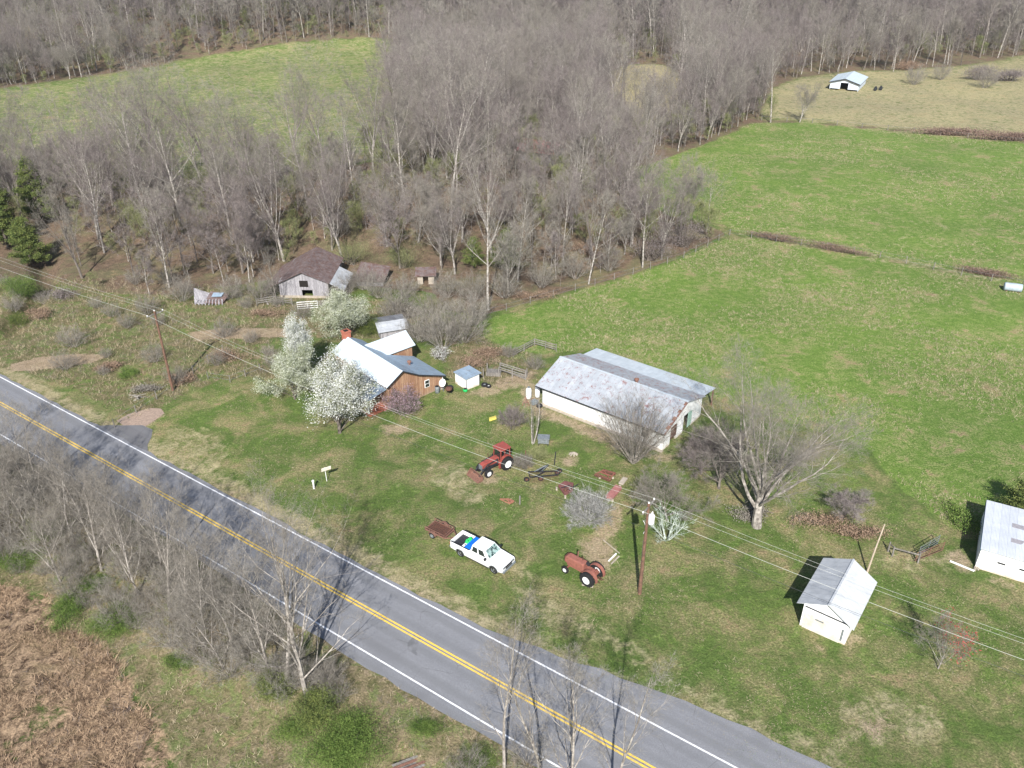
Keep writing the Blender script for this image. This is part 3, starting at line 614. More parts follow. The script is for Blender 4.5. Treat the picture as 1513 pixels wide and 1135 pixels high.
rt=[(455,1035,0,1.0,'tall many limbed bare tree beside the road above the dark green bushes'),(400,1000,1,.9,'pale limbed tree leaning left of the tallest roadside tree'),
 (745,1150,3,1.05,'slim straight pale tree at the bottom edge in front of the road'),(800,1160,3,1.1,'forked pale tree second along the bottom edge'),(845,1185,1,.9,'bare tree at the bottom edge over the yellow road line'),(905,1215,3,1.0,'bare tree at the bottom edge furthest right'),
 (345,962,2,1.0,'grey twiggy tree left of the roadside pair above the reeds'),(300,930,1,.75,'bare roadside tree above the bright green patch'),(205,880,2,1.0,'bare tree leaning over the green honeysuckle bank'),(240,850,1,.8,'bare tree close to the white road edge line at left'),
 (150,845,1,.85,'bare tree in the middle of the left roadside thicket'),(110,800,2,.9,'bare tree in the roadside thicket above the dark green bush'),(60,760,1,.9,'bare tree in the thicket near the left photo edge'),(15,740,2,.85,'bare tree touching the left photo edge below the road'),(165,790,2,.7,'short bare tree nearest the road in the left thicket'),(-40,790,0,.8,'bare tree cut by the left photo edge'),(20,820,2,.8,'bare tree behind the leftmost green bush'),
 (60,720,2,.9,'bare tree leaning over the road edge line at far left'),(120,760,1,.8,'bare tree behind the dark bush of the left thicket'),(190,835,1,.85,'grey bare tree in the thick of the left roadside growth'),(90,860,2,.9,'low bare tree beside the narrow green mound'),(280,905,2,.9,'bare tree between the honeysuckle mound and the road'),(330,990,2,.8,'low bare tree in the tan patch left of the roadside pair'),(250,900,1,.9,'bare tree behind the bright honeysuckle mound'),(-20,700,1,.9,'bare tree at the very left by the road'),(425,1015,0,.85,'second tall tree of the pair beside the road'),(40,790,2,.95,'tangled bare tree above the left edge mound'),(210,820,2,.7,'low tangled bare tree by the near road line')]
for i,(px,py,k,s,l) in enumerate(rt):
    put_tree(RT[k],'roadside_tree',l,'tree',at(px,py),i*1.9,(s,s,s),None,(.06*math.sin(i*2.1),.08*math.cos(i*1.7)))
for i,(px,py,s,l) in enumerate(((90,700,1,'brush clump by the road at the far left'),(130,735,1,'brush clump in front of the left thicket'),(200,800,1,'brush clump spilling onto the near road edge'),(270,870,1,'brush clump between thicket and roadside pair'),(330,900,1,'brush clump below the near white line'),(370,960,1,'brush clump at the foot of the leaning pale tree'),(480,1010,.8,'brush clump right of the tallest roadside tree'),(780,1130,.9,'brush clump under the slim pale tree'),(20,690,1,'brush clump beside the leftmost road edge'),(690,1150,.9,'brush clump beside the pile of boards'))):
    if i==0: BR=vase(91,3.2,17,.03,1.05,'bark_mid','twig_grey',5,.010,8,4)
    put_tree(BR,'bare_brush','bare '+l,'shrub',at(px,py),i*1.3,(s*.9,s*.9,s*.8))
FAR_OBJ=[]; seen_=set()
for o in COL.objects:
    if o.name.startswith('young_tree') and o.children and o.children[0].data.name not in seen_ and len(FAR_OBJ)<3: seen_.add(o.children[0].data.name); FAR_OBJ.append(list(o.children))

ug=sample(18000,2.4,108,300,lambda x,y:wood_thin(x,y) and (math.sin(x*.3)+math.sin(y*.37+1)+math.sin((x-y)*.21)>-.55),random.Random(5))+sample(22000,3.6,300,460,lambda x,y:is_wood(x,y) and not (x>95 and y<345),random.Random(6)); far_wood([q for q in ug if not(q[1]<125 and -45<q[0]<-10 and False)],'undergrowth','tangled brown undergrowth between the trunks of the wood','undergrowth',.3,.95)
FAR_OBJ=[list(COL.objects['bare_brush'].children),list(COL.objects['bare_brush.001'].children)]
thk=[]; r_=random.Random(8); TH=poly([(-100,640),(0,668),(120,740),(260,835),(330,890),(400,940),(470,990),(520,1040),(430,1030),(330,1000),(200,930),(130,900),(60,860),(0,840),(-120,790)])
for _ in range(4000):
    x=r_.uniform(-60,-5); y=r_.uniform(40,90)
    if inreg(TH,x,y) and all((x-a)**2+(y-b_)**2>2.0 for a,b_ in thk): thk.append((x,y))
far_wood(thk,'thicket_undergrowth','dense grey tangle of brush filling the left roadside thicket','thicket',.4,1.15)
SB=[q for q in sample(6000,4.2,88,122,lambda x,y:inreg(SCRUB,x,y) and math.sin(x*.31)+math.sin(y*.47+x*.2)>.5,random.Random(9))]
far_wood(SB,'scrub_brush','low tangled brush scattered over the rough ground by the ditch','brush',.35,1.0)
# ------------------------------------------------------------------ evergreens and bushes
def bush(name,label,cat,loc,rx,ry,h,n,mat,size,stems=10,lobes=9,seed=1,elong=1,group=None,trunk=False):
    r=np.random.RandomState(seed); root=thing(name,label,cat,loc,0,group); b=MB(); pr=random.Random(seed)
    C=[]; 
    for i in range(lobes):
        a=r.uniform(0,6.28); q=math.sqrt(r.uniform(0,1))*.7; C.append((rx*q*math.cos(a),ry*q*math.sin(a),h*r.uniform(.25,.75),r.uniform(.25,.5)))
    T=[]
    for c in C:
        m=n//lobes; d=r.normal(size=(m,3)); d/=np.linalg.norm(d,axis=1,keepdims=True); q=r.uniform(.15,1,(m,1))**.5*c[3]*r.uniform(.6,1.45,(m,1))**1.3
        T.append(np.array(c[:3])+d*q*np.array([rx*1.3,ry*1.3,h*.9]))
        for _ in range(max(1,stems//lobes)):
            b.tube([(pr.uniform(-.15,.15)*rx,pr.uniform(-.15,.15)*ry,-.1),(c[0]*.6,c[1]*.6,c[2]*.6),(c[0]*1.1,c[1]*1.1,min(h,c[2]*1.3))],[.05*h*.5,.03*h*.4,.008],4,False)
    T=np.concatenate(T); T[:,2]=np.abs(T[:,2])
    o=b.build('stem' if not trunk else 'trunk',MT['bark_dark'],root)
    f=bpy.data.objects.new('foliage' if not trunk else 'crown',leafquads(T,size,MT[mat],r,'foliage')); COL.objects.link(f); f.parent=root
    return root
def cedar(label,loc,H,rad,seed,mat='cedar',n=9000,name='cedar_tree'):
    r=np.random.RandomState(seed); root=thing(name,label,'tree',loc); b=MB(); b.tube([(0,0,-.2),(0,0,H*.5),(.1,0,H*.96)],[rad*.06+.04,rad*.04+.02,.01],6,False)
    T=[]; nb=int(46)
    for i in range(nb):
        u=(i+.5)/nb; z=H*(.08+.9*u); L=rad*(1-u)**.75*r.uniform(.55,1.25)+.15; a=2.4*i; up_=.25+.35*u
        e=np.array([math.cos(a)*L,math.sin(a)*L,L*up_]); b.tube([(0,0,z-.1),tuple(np.array([0,0,z])+e*.9)],[.03,.008],3,False)
        m=int(n/nb*(.4+1.2*(1-u))); q=r.uniform(.15,1,(m,1))**.7; T.append(np.array([0,0,z])+e*q+r.normal(size=(m,3))*np.array([.18,.18,.12])*rad*.55*(.4+q*.6))
    T=np.concatenate(T); b.build('trunk',MT['bark_dark'],root)
    f=bpy.data.objects.new('crown',leafquads(np.concatenate([T,T+r.normal(size=T.shape)*.12]),.08+.005*H,MT[mat],r,'crown')); COL.objects.link(f); f.parent=root; return root
cedar('tall dark evergreen at the left edge of the wood',at(12,365),13,3.6,1,n=12000*2)
cedar('evergreen partly hidden behind bare trees at the left edge',at(62,330),12,3.4,2,n=10000*2)
cedar('evergreen lower on the slope at the left edge',at(48,392),8,3.2,3,n=9000*2)
cedar('lone dark pine standing in the far wood at the top',at(868,62),18,6.5,4,n=9000,name='pine_tree')
cedar('small evergreen in the wood above the outhouse',at(748,400),7,3,5,n=7000)
cedar('small cedar in the wood left of the pasture corner',at(700,395),5,2.2,6,n=5000)
cedar('small cedar just right of the white garage building corner',at(1510,765),4.5,2.4,7,n=6000)
for i,(px,py,rx,ry,h,n,mat,sz,lab) in enumerate((
 (70,795,2.2,1.6,1.3,5000,'leaf',.1,'green bramble patch in the left roadside thicket'),(140,870,1.6,1.2,1.2,4000,'leaf',.1,'green brambles behind the narrow green mound'),(440,1085,2.2,1.4,.9,4500,'leaf',.09,'low green weeds left of the large green thicket'),
 (520,1112,4.2,3.0,2.2,15000,'leaf',.12,'large bushy green thicket at the foot of the near slope'),(470,1062,2.2,1.8,2.4,7000,'cedar',.12,'dark evergreen bush under the tallest roadside tree'),(410,1030,1.6,1.4,2.2,5000,'cedar',.12,'dark green bush left of the tallest roadside tree trunk'),
 (170,925,2.6,1.9,1.6,9000,'leaf',.1,'bright green honeysuckle mound above the brown reeds'),(100,912,1.5,2.2,1.5,6000,'leaf',.1,'narrow green mound at the edge of the brown reeds'),(30,830,2.8,2.0,1.6,7000,'leaf',.1,'green mound at the left photo edge below the thicket'),(265,985,1.6,.9,.8,3000,'leaf',.09,'low green patch of leaves on the tan near slope'),
 (30,435,3.0,2.5,3.0,7000,'leaf',.14,'green leafy bush at the left edge above the ditch'),(28,480,1.6,1.4,1.8,4000,'cedar',.12,'small dark bush beside the ditch at the left edge'),(190,555,1.6,1.4,.9,3000,'leaf',.1,'green weedy bush beside the brown utility pole'),
 (520,390,4.5,3.2,4.5,7000,'twig_green',.1,'yellow green leafing bush behind the old grey barn'),(600,395,4,3,4.5,6000,'twig_green',.1,'yellow green leafing bush behind the outhouse'),(545,495,1.8,1.4,2.6,6000,'cedar',.11,'dark evergreen bush behind the house chimney'),
 (632,1080,1.4,1.0,.6,3500,'leaf',.08,'fresh green patch of weeds near the bottom road edge'),(700,1128,2.0,1.4,.8,4000,'leaf',.08,'green weeds under the slim pale tree'))):
    bush('green_bush',lab,'bush',at(px,py),rx,ry,h,int(n*3),mat,sz*.45,lobes=22,seed=100+i)
for i,(px,py,rx,ry,h,mat,lab) in enumerate((
 (1146,356,6.5,1.0,1.5,'brush_red','reddish brush clump nearest the wood on the middle fence'),(1238,372,6.5,1.0,1.4,'brush_red','reddish brush clump second from the wood on the middle fence'),(1462,408,6,1.0,1.5,'brush_red','reddish brush clump on the middle fence by the metal tank'),
 (1405,200,12,1.3,2,'brush_red','long reddish brush clump on the far fence'),(1490,208,10,1.3,2.2,'brush_red','reddish brush clump at the right end of the far fence'),
 (268,565,1.9,1.2,1.2,'brush','brown brush round the foot of the left utility pole'),(215,578,1.9,1.0,.9,'twig_grey','grey brush pile on the roadside left of the utility pole'),(345,530,3.0,1.5,1.2,'brush','brown bramble patch right of the left utility pole'),(160,545,2,1.2,1.0,'brush','brown weeds near the dirt track'),
 (700,540,3.2,2.0,1.2,'brush','tan bramble patch behind the small white shed'),(720,524,2.6,1.6,1.2,'brush','tan brambles beside the pasture fence corner'),(60,470,2.5,2,1.6,'brush','brown brush on the ditch bank'),(90,440,2.5,2,1.6,'twig','purplish brush on the upper ditch bank'),
 (400,465,3.5,1.6,1.0,'brush','brown bramble strip below the corral'),(1340,103,5,3,3,'brush','low brush clump near the far shed'),(1445,118,7,3,5,'twig','grey thicket in the far right pasture'),(1490,120,6,3,4,'twig','second grey thicket in the far right pasture'),
 (860,375,3,2,2,'brush','brown undergrowth at the wood edge beside the pasture'),(790,440,4,1.5,1.2,'brush','tan weeds along the wood edge above the pasture'),(600,470,4,2.5,3.4,'twig_grey','grey thicket between the outhouse and the house'),(665,495,4,2.5,4.0,'twig_green','greenish grey thicket behind the house wing'),(1010,365,5,2,5,'twig','brown thicket at the tip of the wood'),(960,385,5,2,5,'twig','brown thicket beside the tip of the wood'),
 (1105,760,2.0,1.6,.8,'twig_grey','grey twigs round the foot of the huge spreading tree'),(1210,775,3,1.6,1.1,'brush','brown brush right of the huge spreading tree'),(1270,790,2.4,1.2,.9,'brush','brown brush left of the leaning white post'),(1420,770,1.4,3,1.0,'leaf','weeds beside the shadow of the white building'))):
    o=bush('brush_clump',lab,'brush',at(px,py),rx,ry,h,2600 if rx<5 else 5200,mat,.2 if py<250 else .1,24,12 if rx<5 else 26,300+i)
    if 'fence' in lab: o.rotation_euler.z=-.52 if 'middle' in lab else -.17
for i,(px,py,s,l) in enumerate(((620,505,1.5,'tangled bare shrub tree behind the house wing'),(655,515,1.8,'taller bare shrub tree right of the house wing'),(685,505,1.9,'bare shrub tree behind the small white shed'),(590,465,1.3,'bare shrub tree behind the dark roofed shed'),(700,480,1.5,'bare shrub tree at the pasture corner'),(640,470,1.3,'bare shrub tree below the outhouse'),(500,350,1.6,'bare shrub tree above the old grey barn'),(230,535,.8,'bare sapling left of the utility pole foot'),(320,540,.6,'bare sapling in the brambles right of the utility pole'),(410,545,.8,'bare sapling hidden left of the blossoming trees'),(1455,130,1.9,'bare shrub tree in the far right pasture'),(1350,125,1.9,'bare shrub tree right of the far shed'),(1390,118,1.7,'second bare shrub tree right of the far shed'))):
    put_tree(BR,'bare_shrub_tree',l,'shrub',at(px,py),i*2.3,(s,s,s*1.05))
for i,(px,py,s,l) in enumerate(((385,445,1.2,'bare shrub left of the old grey barn by the corral'),(500,450,1.0,'bare shrub at the right corner of the old grey barn'),(345,440,1.1,'bare shrub between the collapsed shed and the corral'),(270,445,1.2,'bare shrub left of the collapsed shed'),(515,432,.9,'bare shrub in front of the sunken brown lean-to roof'),(538,428,1.1,'bare shrub at the right end of the sunken lean-to roof'),(560,440,1.2,'bare shrub between the old barn and the outhouse'),(600,440,1.1,'bare shrub left of the outhouse'),(660,440,1.2,'bare shrub right of the outhouse'),(700,445,1.3,'bare shrub at the wood front near the pasture'),(745,440,1.3,'bare shrub second along the wood front by the pasture'),(800,425,1.3,'bare shrub third along the wood front by the pasture'),(850,412,1.3,'bare shrub fourth along the wood front by the pasture'),(900,400,1.2,'bare shrub fifth along the wood front by the pasture'))):
    put_tree(BR,'bare_shrub_tree',l,'shrub',at(px,py),i*1.7+.5,(s,s,s*1.1))
# ------------------------------------------------------------------ grass stuff
def blades(name,pts,hgt,w,mat,label,cat,lean=.5,per=5,seed=1):
    r=np.random.RandomState(seed); P_=np.repeat(np.array(pts),per,0); n=len(P_); P_[:,:2]+=r.normal(0,.09+hgt*.12,(n,2))
    a=r.uniform(0,6.28,n); wv=np.stack([np.cos(a),np.sin(a),np.zeros(n)],1)*w*r.uniform(.6,1.3,(n,1))
    h=hgt*r.uniform(.5,1.2,n); ln=np.stack([r.normal(0,lean,n)*h,r.normal(0,lean,n)*h,h],1)
    V=np.stack([P_-wv,P_+wv,P_+ln],1).reshape(-1,3)
    o=bpy.data.objects.new(name,fastmesh(name,V,None,3,[MT[mat]])); COL.objects.link(o); tag(o,label,cat,kind='stuff'); return o
def scatter(n,pl,seed,ok=None):
    r=np.random.RandomState(seed); lo=pl.min(0); hi=pl.max(0); X=r.uniform(lo[0],hi[0],n); Y=r.uniform(lo[1],hi[1],n); k=inside(pl,X,Y)&(np.abs(X)<.56*Y+19)
    k&=~((road_w(X,Y)>-.7)&(road_w(X,Y)<7.9))
    for p_ in DIRT[:3]: k&=~inside(p_,X,Y)
    X,Y=X[k],Y[k]
    if ok is not None: q=ok(X,Y); X,Y=X[q],Y[q]
    return np.stack([X,Y,terr(X,Y)],1)
def patch(X,Y,f=.25,s=0): return (np.sin(X*f*1.3+Y*f*.7+s)+np.sin(Y*f*1.9-X*f*.8+s*2)+np.sin((X+Y)*f*2.7+s)*.6)
blades('reeds',scatter(26000,REED,1,lambda X,Y:patch(X,Y,.5,1)+np.random.RandomState(2).normal(0,.8,len(X))>-.2),.45,.022,'reed','flattened brown reeds covering the bottom left corner','reeds',1.3,5,2)
blades('dry_roadside_grass',scatter(26000,ROADSIDE,3,lambda X,Y:~inside(REED,X,Y)),.28,.02,'straw','tan and olive grass on the near slope below the road','grass',.9,4,4)
blades('roadside_green_grass',scatter(22000,ROADSIDE,5,lambda X,Y:~inside(REED,X,Y)&(patch(X,Y,.3,1)>-.1)),.2,.02,'grass','green grass mixed into the near roadside slope','grass',.8,4,6)
blades('pasture_tufts',scatter(70000,F1,7,lambda X,Y:patch(X,Y,.13,2)+np.random.RandomState(3).normal(0,.8,len(X))>.1),.24,.022,'straw','pale dry tufts speckling the bright green pasture','grass',.9,4,8)
blades('far_pasture_tufts',scatter(50000,F2,17,lambda X,Y:patch(X,Y,.09,5)+np.random.RandomState(4).normal(0,.8,len(X))>.3),.24,.03,'straw','pale dry tufts speckling the second pasture beyond the fence','grass',1.0,3,18)
blades('scrub_weeds',scatter(24000,SCRUB,9,lambda X,Y:Y<122),.5,.02,'straw','tan dry weeds around the ditch and the old corral','weeds',.6,4,10)
blades('scrub_green_weeds',scatter(14000,SCRUB,11,lambda X,Y:(Y<122)&(patch(X,Y,.25,3)>.2)),.3,.025,'grass','green weeds around the ditch and the old corral','weeds',.7,4,12)
blades('scrub_twigs',scatter(15000,SCRUB,31,lambda X,Y:(Y<124)&(patch(X,Y,.33,5)>.3)),.7,.008,'twig','grey dead stalks tangled over the rough ground by the ditch','weeds',.9,5,32)
blades('fine_dead_stalks',scatter(16000,ROADSIDE,33,lambda X,Y:patch(X,Y,.4,6)>0),.55,.008,'twig','thin grey dead stalks on the near slope below the road','weeds',.9,5,34)
LAWN=poly([(0,560),(200,640),(330,555),(500,640),(640,580),(790,560),(900,620),(1060,600),(1280,660),(1513,830),(1600,1200),(1150,1200),(800,960),(400,750)])
blades('lawn_straw',scatter(60000,LAWN,13,lambda X,Y:(patch(X,Y,.2,4)+np.random.RandomState(9).normal(0,.7,len(X))>.5)),.06,.018,'straw','bleached dead grass patches in the farmyard lawn','grass',1.5,4,14)
blades('lawn_grass',scatter(90000,LAWN,15,lambda X,Y:(patch(X,Y,.23,7)+np.random.RandomState(11).normal(0,.7,len(X))>.3)),.07,.018,'grass','longer green grass patches in the farmyard lawn','grass',1.2,4,16)
# ------------------------------------------------------------------ buildings
def slab(mb,p,t=.06):  # p: 4 top corners ccw
    return mb.hexa([(a,b,c-t) for a,b,c in p]+list(p))
def brz(d): return math.atan2(d[1],d[0])
MR_barn=roofmat('old_galvanised_roof',(.43,.455,.49),(.33,.355,.39),.1,(.2,.05,.03),metal=0,rs_=(.567,.582),streak=(3.2,.8,1))
MR_barn2=roofmat('patched_rusty_roof',(.43,.455,.49),(.35,.37,.4),.3,(.26,.08,.055),streak=(3,.3,1),metal=0,rs_=(.55,.6))
MR_lean=roofmat('ribbed_grey_roof',(.54,.59,.63),(.44,.49,.53),0,metal=0,streak=(5,.3,1))
MR_house=roofmat('pale_metal_roof',(.58,.66,.71),(.49,.57,.63),0,axis=1,streak=(.3,4,1),metal=0)
MR_houseb=roofmat('blue_grey_metal_roof',(.4,.5,.6),(.31,.41,.51),.1,(.22,.16,.13),axis=1,streak=(.3,4,1))
MR_wing=roofmat('wing_metal_roof',(.56,.64,.69),(.48,.56,.62),0,axis=0,streak=(4,.3,1),metal=0)
MR_gar=roofmat('grey_metal_roof',(.5,.52,.55),(.36,.38,.41),0,metal=0,axis=1,streak=(.3,5,1))
MR_rust=roofmat('rusted_brown_roof',(.23,.19,.185),(.13,.1,.1),.7,(.13,.07,.055),streak=(.4,3,1),metal=.1,rough=.8,spec=.2)
MR_dark=roofmat('dark_tin_roof',(.24,.25,.27),(.13,.135,.15),0,metal=.1,rough=.7)
MW_white=NT('whitewashed_block'); _f=MW_white.noise(1.2,5,.7); _c=MW_white.ramp(_f,.3,.55,(.66,.65,.62),(.84,.84,.84))
_s=MW_white.N.new('ShaderNodeSeparateXYZ'); MW_white.l(MW_white.tc.outputs['Object'],_s.inputs[0]); _d=MW_white.ramp(MW_white.math('ADD',_s.outputs[2],MW_white.math('MULTIPLY',MW_white.noise(2.5,4),.7)),.35,.75)
_j=MW_white.math('LESS_THAN',MW_white.math('FRACT',MW_white.math('DIVIDE',_s.outputs[2],.4)),.04); _c=MW_white.mix(MW_white.math('MULTIPLY',_j,.25),_c,(.45,.43,.4)); _st=MW_white.ramp(MW_white.noise(2.5,5,.7,stretch=(2,2,.2)),.55,.75); _c=MW_white.mix(MW_white.math('MULTIPLY',_st,.35),_c,(.5,.46,.4))
MW_white.col(MW_white.mix(_d,(.5,.42,.33),_c)); MW_white=MW_white.fin(.8)
MW_brown=plankmat('brown_board_siding',(.3,.165,.1),(.42,.27,.17),(.2,.11,.07),2,.25,dirt=(.3,.25,.2))
MW_grey=plankmat('weathered_barn_boards',(.27,.26,.28),(.42,.41,.43),(.15,.14,.15),2,.2)
def wall_part(mb,root,mat,name='wall'): return mb.build(name,mat,root)
# long white barn
A=Vector((3.55,84.05,0)); d=(.791,-.6118)
t=thing('white_barn','long low white barn with rust stained grey roof and open lean-to behind','barn',A,brz(d))
b=MB(); Lb=16.06
b.box(0,Lb,0,.2,0,2.5); b.box(0,Lb,8.8,9,0,2.7)
g=[(0,0),(9,0),(9,2.62),(4.6,4.0),(0,2.42)]; b.prism(g,.0,.2,'x')
g2=[(0,2.15),(9,2.15),(9,2.62),(4.6,4.0),(0,2.42)]; b.prism(g2,Lb-.2,Lb,'x')
for y0,y1 in ((.2,1.6),(3.0,4.6),(6.6,8.8)): b.box(Lb-.2,Lb,y0,y1,0,2.15)
b.build('wall',MW_white,t)
b=MB(); slab(b,[(-.75,-.4,2.42),(Lb+.35,-.4,2.42),(Lb+.35,4.6,4.16),(-.75,4.6,4.16)]); b.build('roof',MR_barn,t)
b=MB(); slab(b,[(-.75,4.6,4.16),(Lb+.35,4.6,4.16),(Lb+.35,9.1,2.76),(-.75,9.1,2.76)]); b.build('roof',MR_barn2,t)
b=MB(); slab(b,[(-.35,9.1,2.74),(Lb+.1,9.1,2.74),(Lb+.1,12.3,2.3),(-.35,12.3,2.3)]); b.build('lean_to_roof',MR_lean,t)
b=MB(); sl=lambda y:2.42+(y+.4)*(4.16-2.42)/5.0
rq=random.Random(4); ya=-.4
while ya<4.3:
    yb=min(4.5,ya+rq.uniform(.25,.6)); w_=rq.uniform(.12,.5); b.hexa([(Lb+.352-w_,ya,sl(ya)+.003),(Lb+.352,ya,sl(ya)+.003),(Lb+.352,yb,sl(yb)+.003),(Lb+.352-w_,yb,sl(yb)+.003),(Lb+.352-w_,ya,sl(ya)+.012),(Lb+.352,ya,sl(ya)+.012),(Lb+.352,yb,sl(yb)+.012),(Lb+.352-w_,yb,sl(yb)+.012)]); ya=yb+rq.uniform(.0,.08)
b.build('rusted_flashing',MT['rust'],t)
b=MB(); b.bar((-.75,4.6,4.19),(Lb+.35,4.6,4.19),.3,.04); b.build('ridge_cap',MR_lean,t)
b=MB(); b.bar((-.75,-.43,2.38),(Lb+.35,-.43,2.38),.05,.12); b.build('eave_board',MT['darksteel'],t)
for x in (0,4,8,12,15.9):
    MB().box(x,x+.15,12,12.15,0,2.28).build('post',MT['pole'],t)
MB().lathe((9.6,5.0,4.02),[(.16,-.1),(.16,.35),(.28,.36),(.28,.5),(.05,.6)],'z',14).build('roof_vent',MT['rust'],t)
b=MB(); b.box(Lb,Lb+.05,5.6,6.5,.2,2.1); b.build('door',simple('pale_green_paint',(.4,.6,.5),rough=.6),t)
b=MB(); b.box(Lb-.02,Lb+.04,1.7,2.95,.6,2.1); b.build('door',MT['darkrust'],t)
b=MB(); b.box(13.4,14.3,-.04,0,.9,1.9); b.build('window',MT['glass'],t)
b=MB(); b.box(-.1,Lb+.1,-.35,0,-.02,.12); b.build('footing',MT['concrete'],t)
# junk piled at barn corner
t=thing('propane_tank','upright white tank at the left corner of the white barn','tank',at(781,590))
MB().lathe((0,0,.1),[(.15,0),(.32,.08),(.34,.25),(.34,1.15),(.3,1.35),(.15,1.48)],'z',18).build('body',MT['white'],t,True); MB().lathe((0,0,1.58),[(.14,0),(.14,.14),(.05,.16)],'z',12).build('valve_cap',MT['steel'],t)
t=thing('propane_tank','second white tank against the barn wall corner','tank',at(794,588))
MB().lathe((0,0,.1),[(.15,0),(.28,.08),(.3,.25),(.3,1.2),(.25,1.4),(.12,1.48)],'z',18).build('body',MT['white'],t,True); MB().lathe((0,0,1.58),[(.14,0),(.14,.14),(.05,.16)],'z',12).build('valve_cap',MT['steel'],t)
b=MB(); b.tube([(-.5,0,.05),(-.1,.1,1.3),(.3,0,.05)],.04,5); b.bar((-.35,.05,.5),(.2,.05,.5),.05); b.bar((-.1,-.5,.1),(-.1,.1,1.2),.05)
b.build('sawhorse',MT['fadered'],label='small red metal stand left of the white tanks',cat='stand',loc=at(778,600))
t=thing('old_engine','grey engine block among junk at the barn corner','engine',at(789,598),.5)
b=MB(); b.box(-.35,.35,-.25,.25,.1,.55); b.lathe((.45,0,.35),[(.22,0),(.22,.08)],'x',14); b.box(-.25,.25,-.12,.12,.55,.75); b.build('block',MT['steel'],t,bevel=.03)
MB().tube([(-.3,.3,.5),(0,.4,.7),(.4,.3,.4)],.04,6).build('pipe',MT['rust'],t)
def tyre(label,loc,r=.38,w=.24,group=None,rim='steel',tilt=0):
    t=thing('old_tyre',label,'tyre',loc,0,group); t.rotation_euler=(tilt,0,0)
    MB().lathe((0,0,.02),[(r*.58,0),(r*.95,.0),(r,.05),(r,w-.05),(r*.95,w),(r*.58,w),(r*.55,w/2)],'z',22).build('rubber',MT['black'],t,True)
    MB().lathe((0,0,w*.4),[(r*.56,0),(r*.5,.05),(r*.15,.08),(r*.1,.05)],'z',18).build('rim',MT[rim],t); return t
tyre('black tyre lying at the left corner of the white barn',at(797,601)); tyre('dark tyre lying beside the small white shed wall',at(716,570),.42); tyre('small grey rimmed tyre at the foot of the tan brambles',at(722,572),.33,rim='white')
# wooden house
A=Vector((-11.41,85.25,0)); d=(.7449,.6672)
t=thing('farmhouse','brown board farmhouse with pale metal roof and brick chimney','house',A,brz(d))
b=MB(); prof=[(-4.0,0),(3.95,0),(3.95,1.72),(.24,3.22),(-1.95,4.5),(-4.0,3.3)]; b.prism(prof,0,.15)
b.box(-4.0,-3.85,.15,11.3,0,3.3); b.prism([(-4.0,0),(.24,0),(.24,3.2),(-1.95,4.5),(-4.0,3.3)],11.15,11.3); b.box(3.8,3.95,.15,6.1,0,1.72); b.box(.24,3.8,5.95,6.1,0,1.72); b.box(.1,.24,6.1,11.15,0,3.2)
b.build('wall',MW_brown,t)
b=MB(); slab(b,[(-4.3,-.4,3.3),(-1.95,-.4,4.7),(-1.95,11.65,4.7),(-4.3,11.65,3.3)][::1]); b.build('roof',MR_house,t)
b=MB(); slab(b,[(-1.95,-.4,4.7),(.24,-.4,3.4),(.24,11.65,3.4),(-1.95,11.65,4.7)]); slab(b,[(.24,-.4,3.4),(4.25,-.4,1.78),(4.25,6.3,1.78),(.24,6.3,3.4)]); b.build('roof',MR_houseb,t)
b=MB()
for p,q in (((-4.3,-.42,3.22),(-1.95,-.42,4.62)),((-1.95,-.42,4.62),(.24,-.42,3.32)),((.24,-.42,3.32),(4.25,-.42,1.7))): b.bar(p,q,.04,.14)
b.build('verge_board',MT['darksteel'],t)
b=MB(); b.box(0.3,4.55,7.0,7.15,0,2.95); b.box(0.3,4.55,10.3,10.45,0,2.95); b.prism([(7.15,0),(10.3,0),(10.3,2.95),(8.75,4.1),(7.15,2.95)],4.4,4.55,'x'); b.build('wing_wall',MW_brown,t)
b=MB(); slab(b,[(-1.2,6.75,2.98),(4.95,6.75,2.98),(4.95,8.75,4.32),(-1.2,8.75,4.32)]); slab(b,[(-1.2,8.75,4.32),(4.95,8.75,4.32),(4.95,10.8,2.98),(-1.2,10.8,2.98)]); b.build('wing_roof',MR_wing,t)
ch=MB().box(-2.35,-1.5,11.35,12.15,0,5.25).build('chimney',MT['brick'],t); MB().box(-2.42,-1.43,11.28,12.22,5.25,5.4).build('cap',MT['brick'],ch); MB().box(-2.2,-1.65,11.5,12.0,5.4,5.44).build('flue',MT['dark'],ch)
b=MB(); slab(b,[(-6.7,.1,2.25),(-4.02,.1,2.85),(-4.02,8.3,2.85),(-6.7,8.3,2.25)]); b.build('porch_roof',MR_houseb,t)
b=MB(); b.box(-6.5,-4.02,.3,8.1,.0,.35); b.build('porch_floor',MT['brick'],t)
for y in (.4,2.9,5.4,7.9): MB().box(-6.5,-6.38,y,y+.12,.35,2.24).build('porch_post',MT['white'],t)
MB().lathe((1.3,3.0,2.8),[(.13,0),(.13,.5),(.26,.52),(.26,.66),(.05,.78)],'z',14).build('roof_vent',MT['rust'],t)
wn=MB().box(1.25,1.95,-.05,-.003,1.0,2.0).build('window',MT['white'],t); MB().box(1.33,1.87,-.075,-.052,1.08,1.46).build('pane',MT['glass'],wn); MB().box(1.33,1.87,-.075,-.052,1.54,1.92).build('pane',MT['glass'],wn)
b=MB(); b.box(3.0,4.1,-.25,.0,-.02,.14); b.build('step',MT['concrete'],t)
b=MB(); b.tube([(3.9,-.1,.1),(3.9,-.1,1.7)],.04,6); b.build('drain_pipe',MT['white'],t)
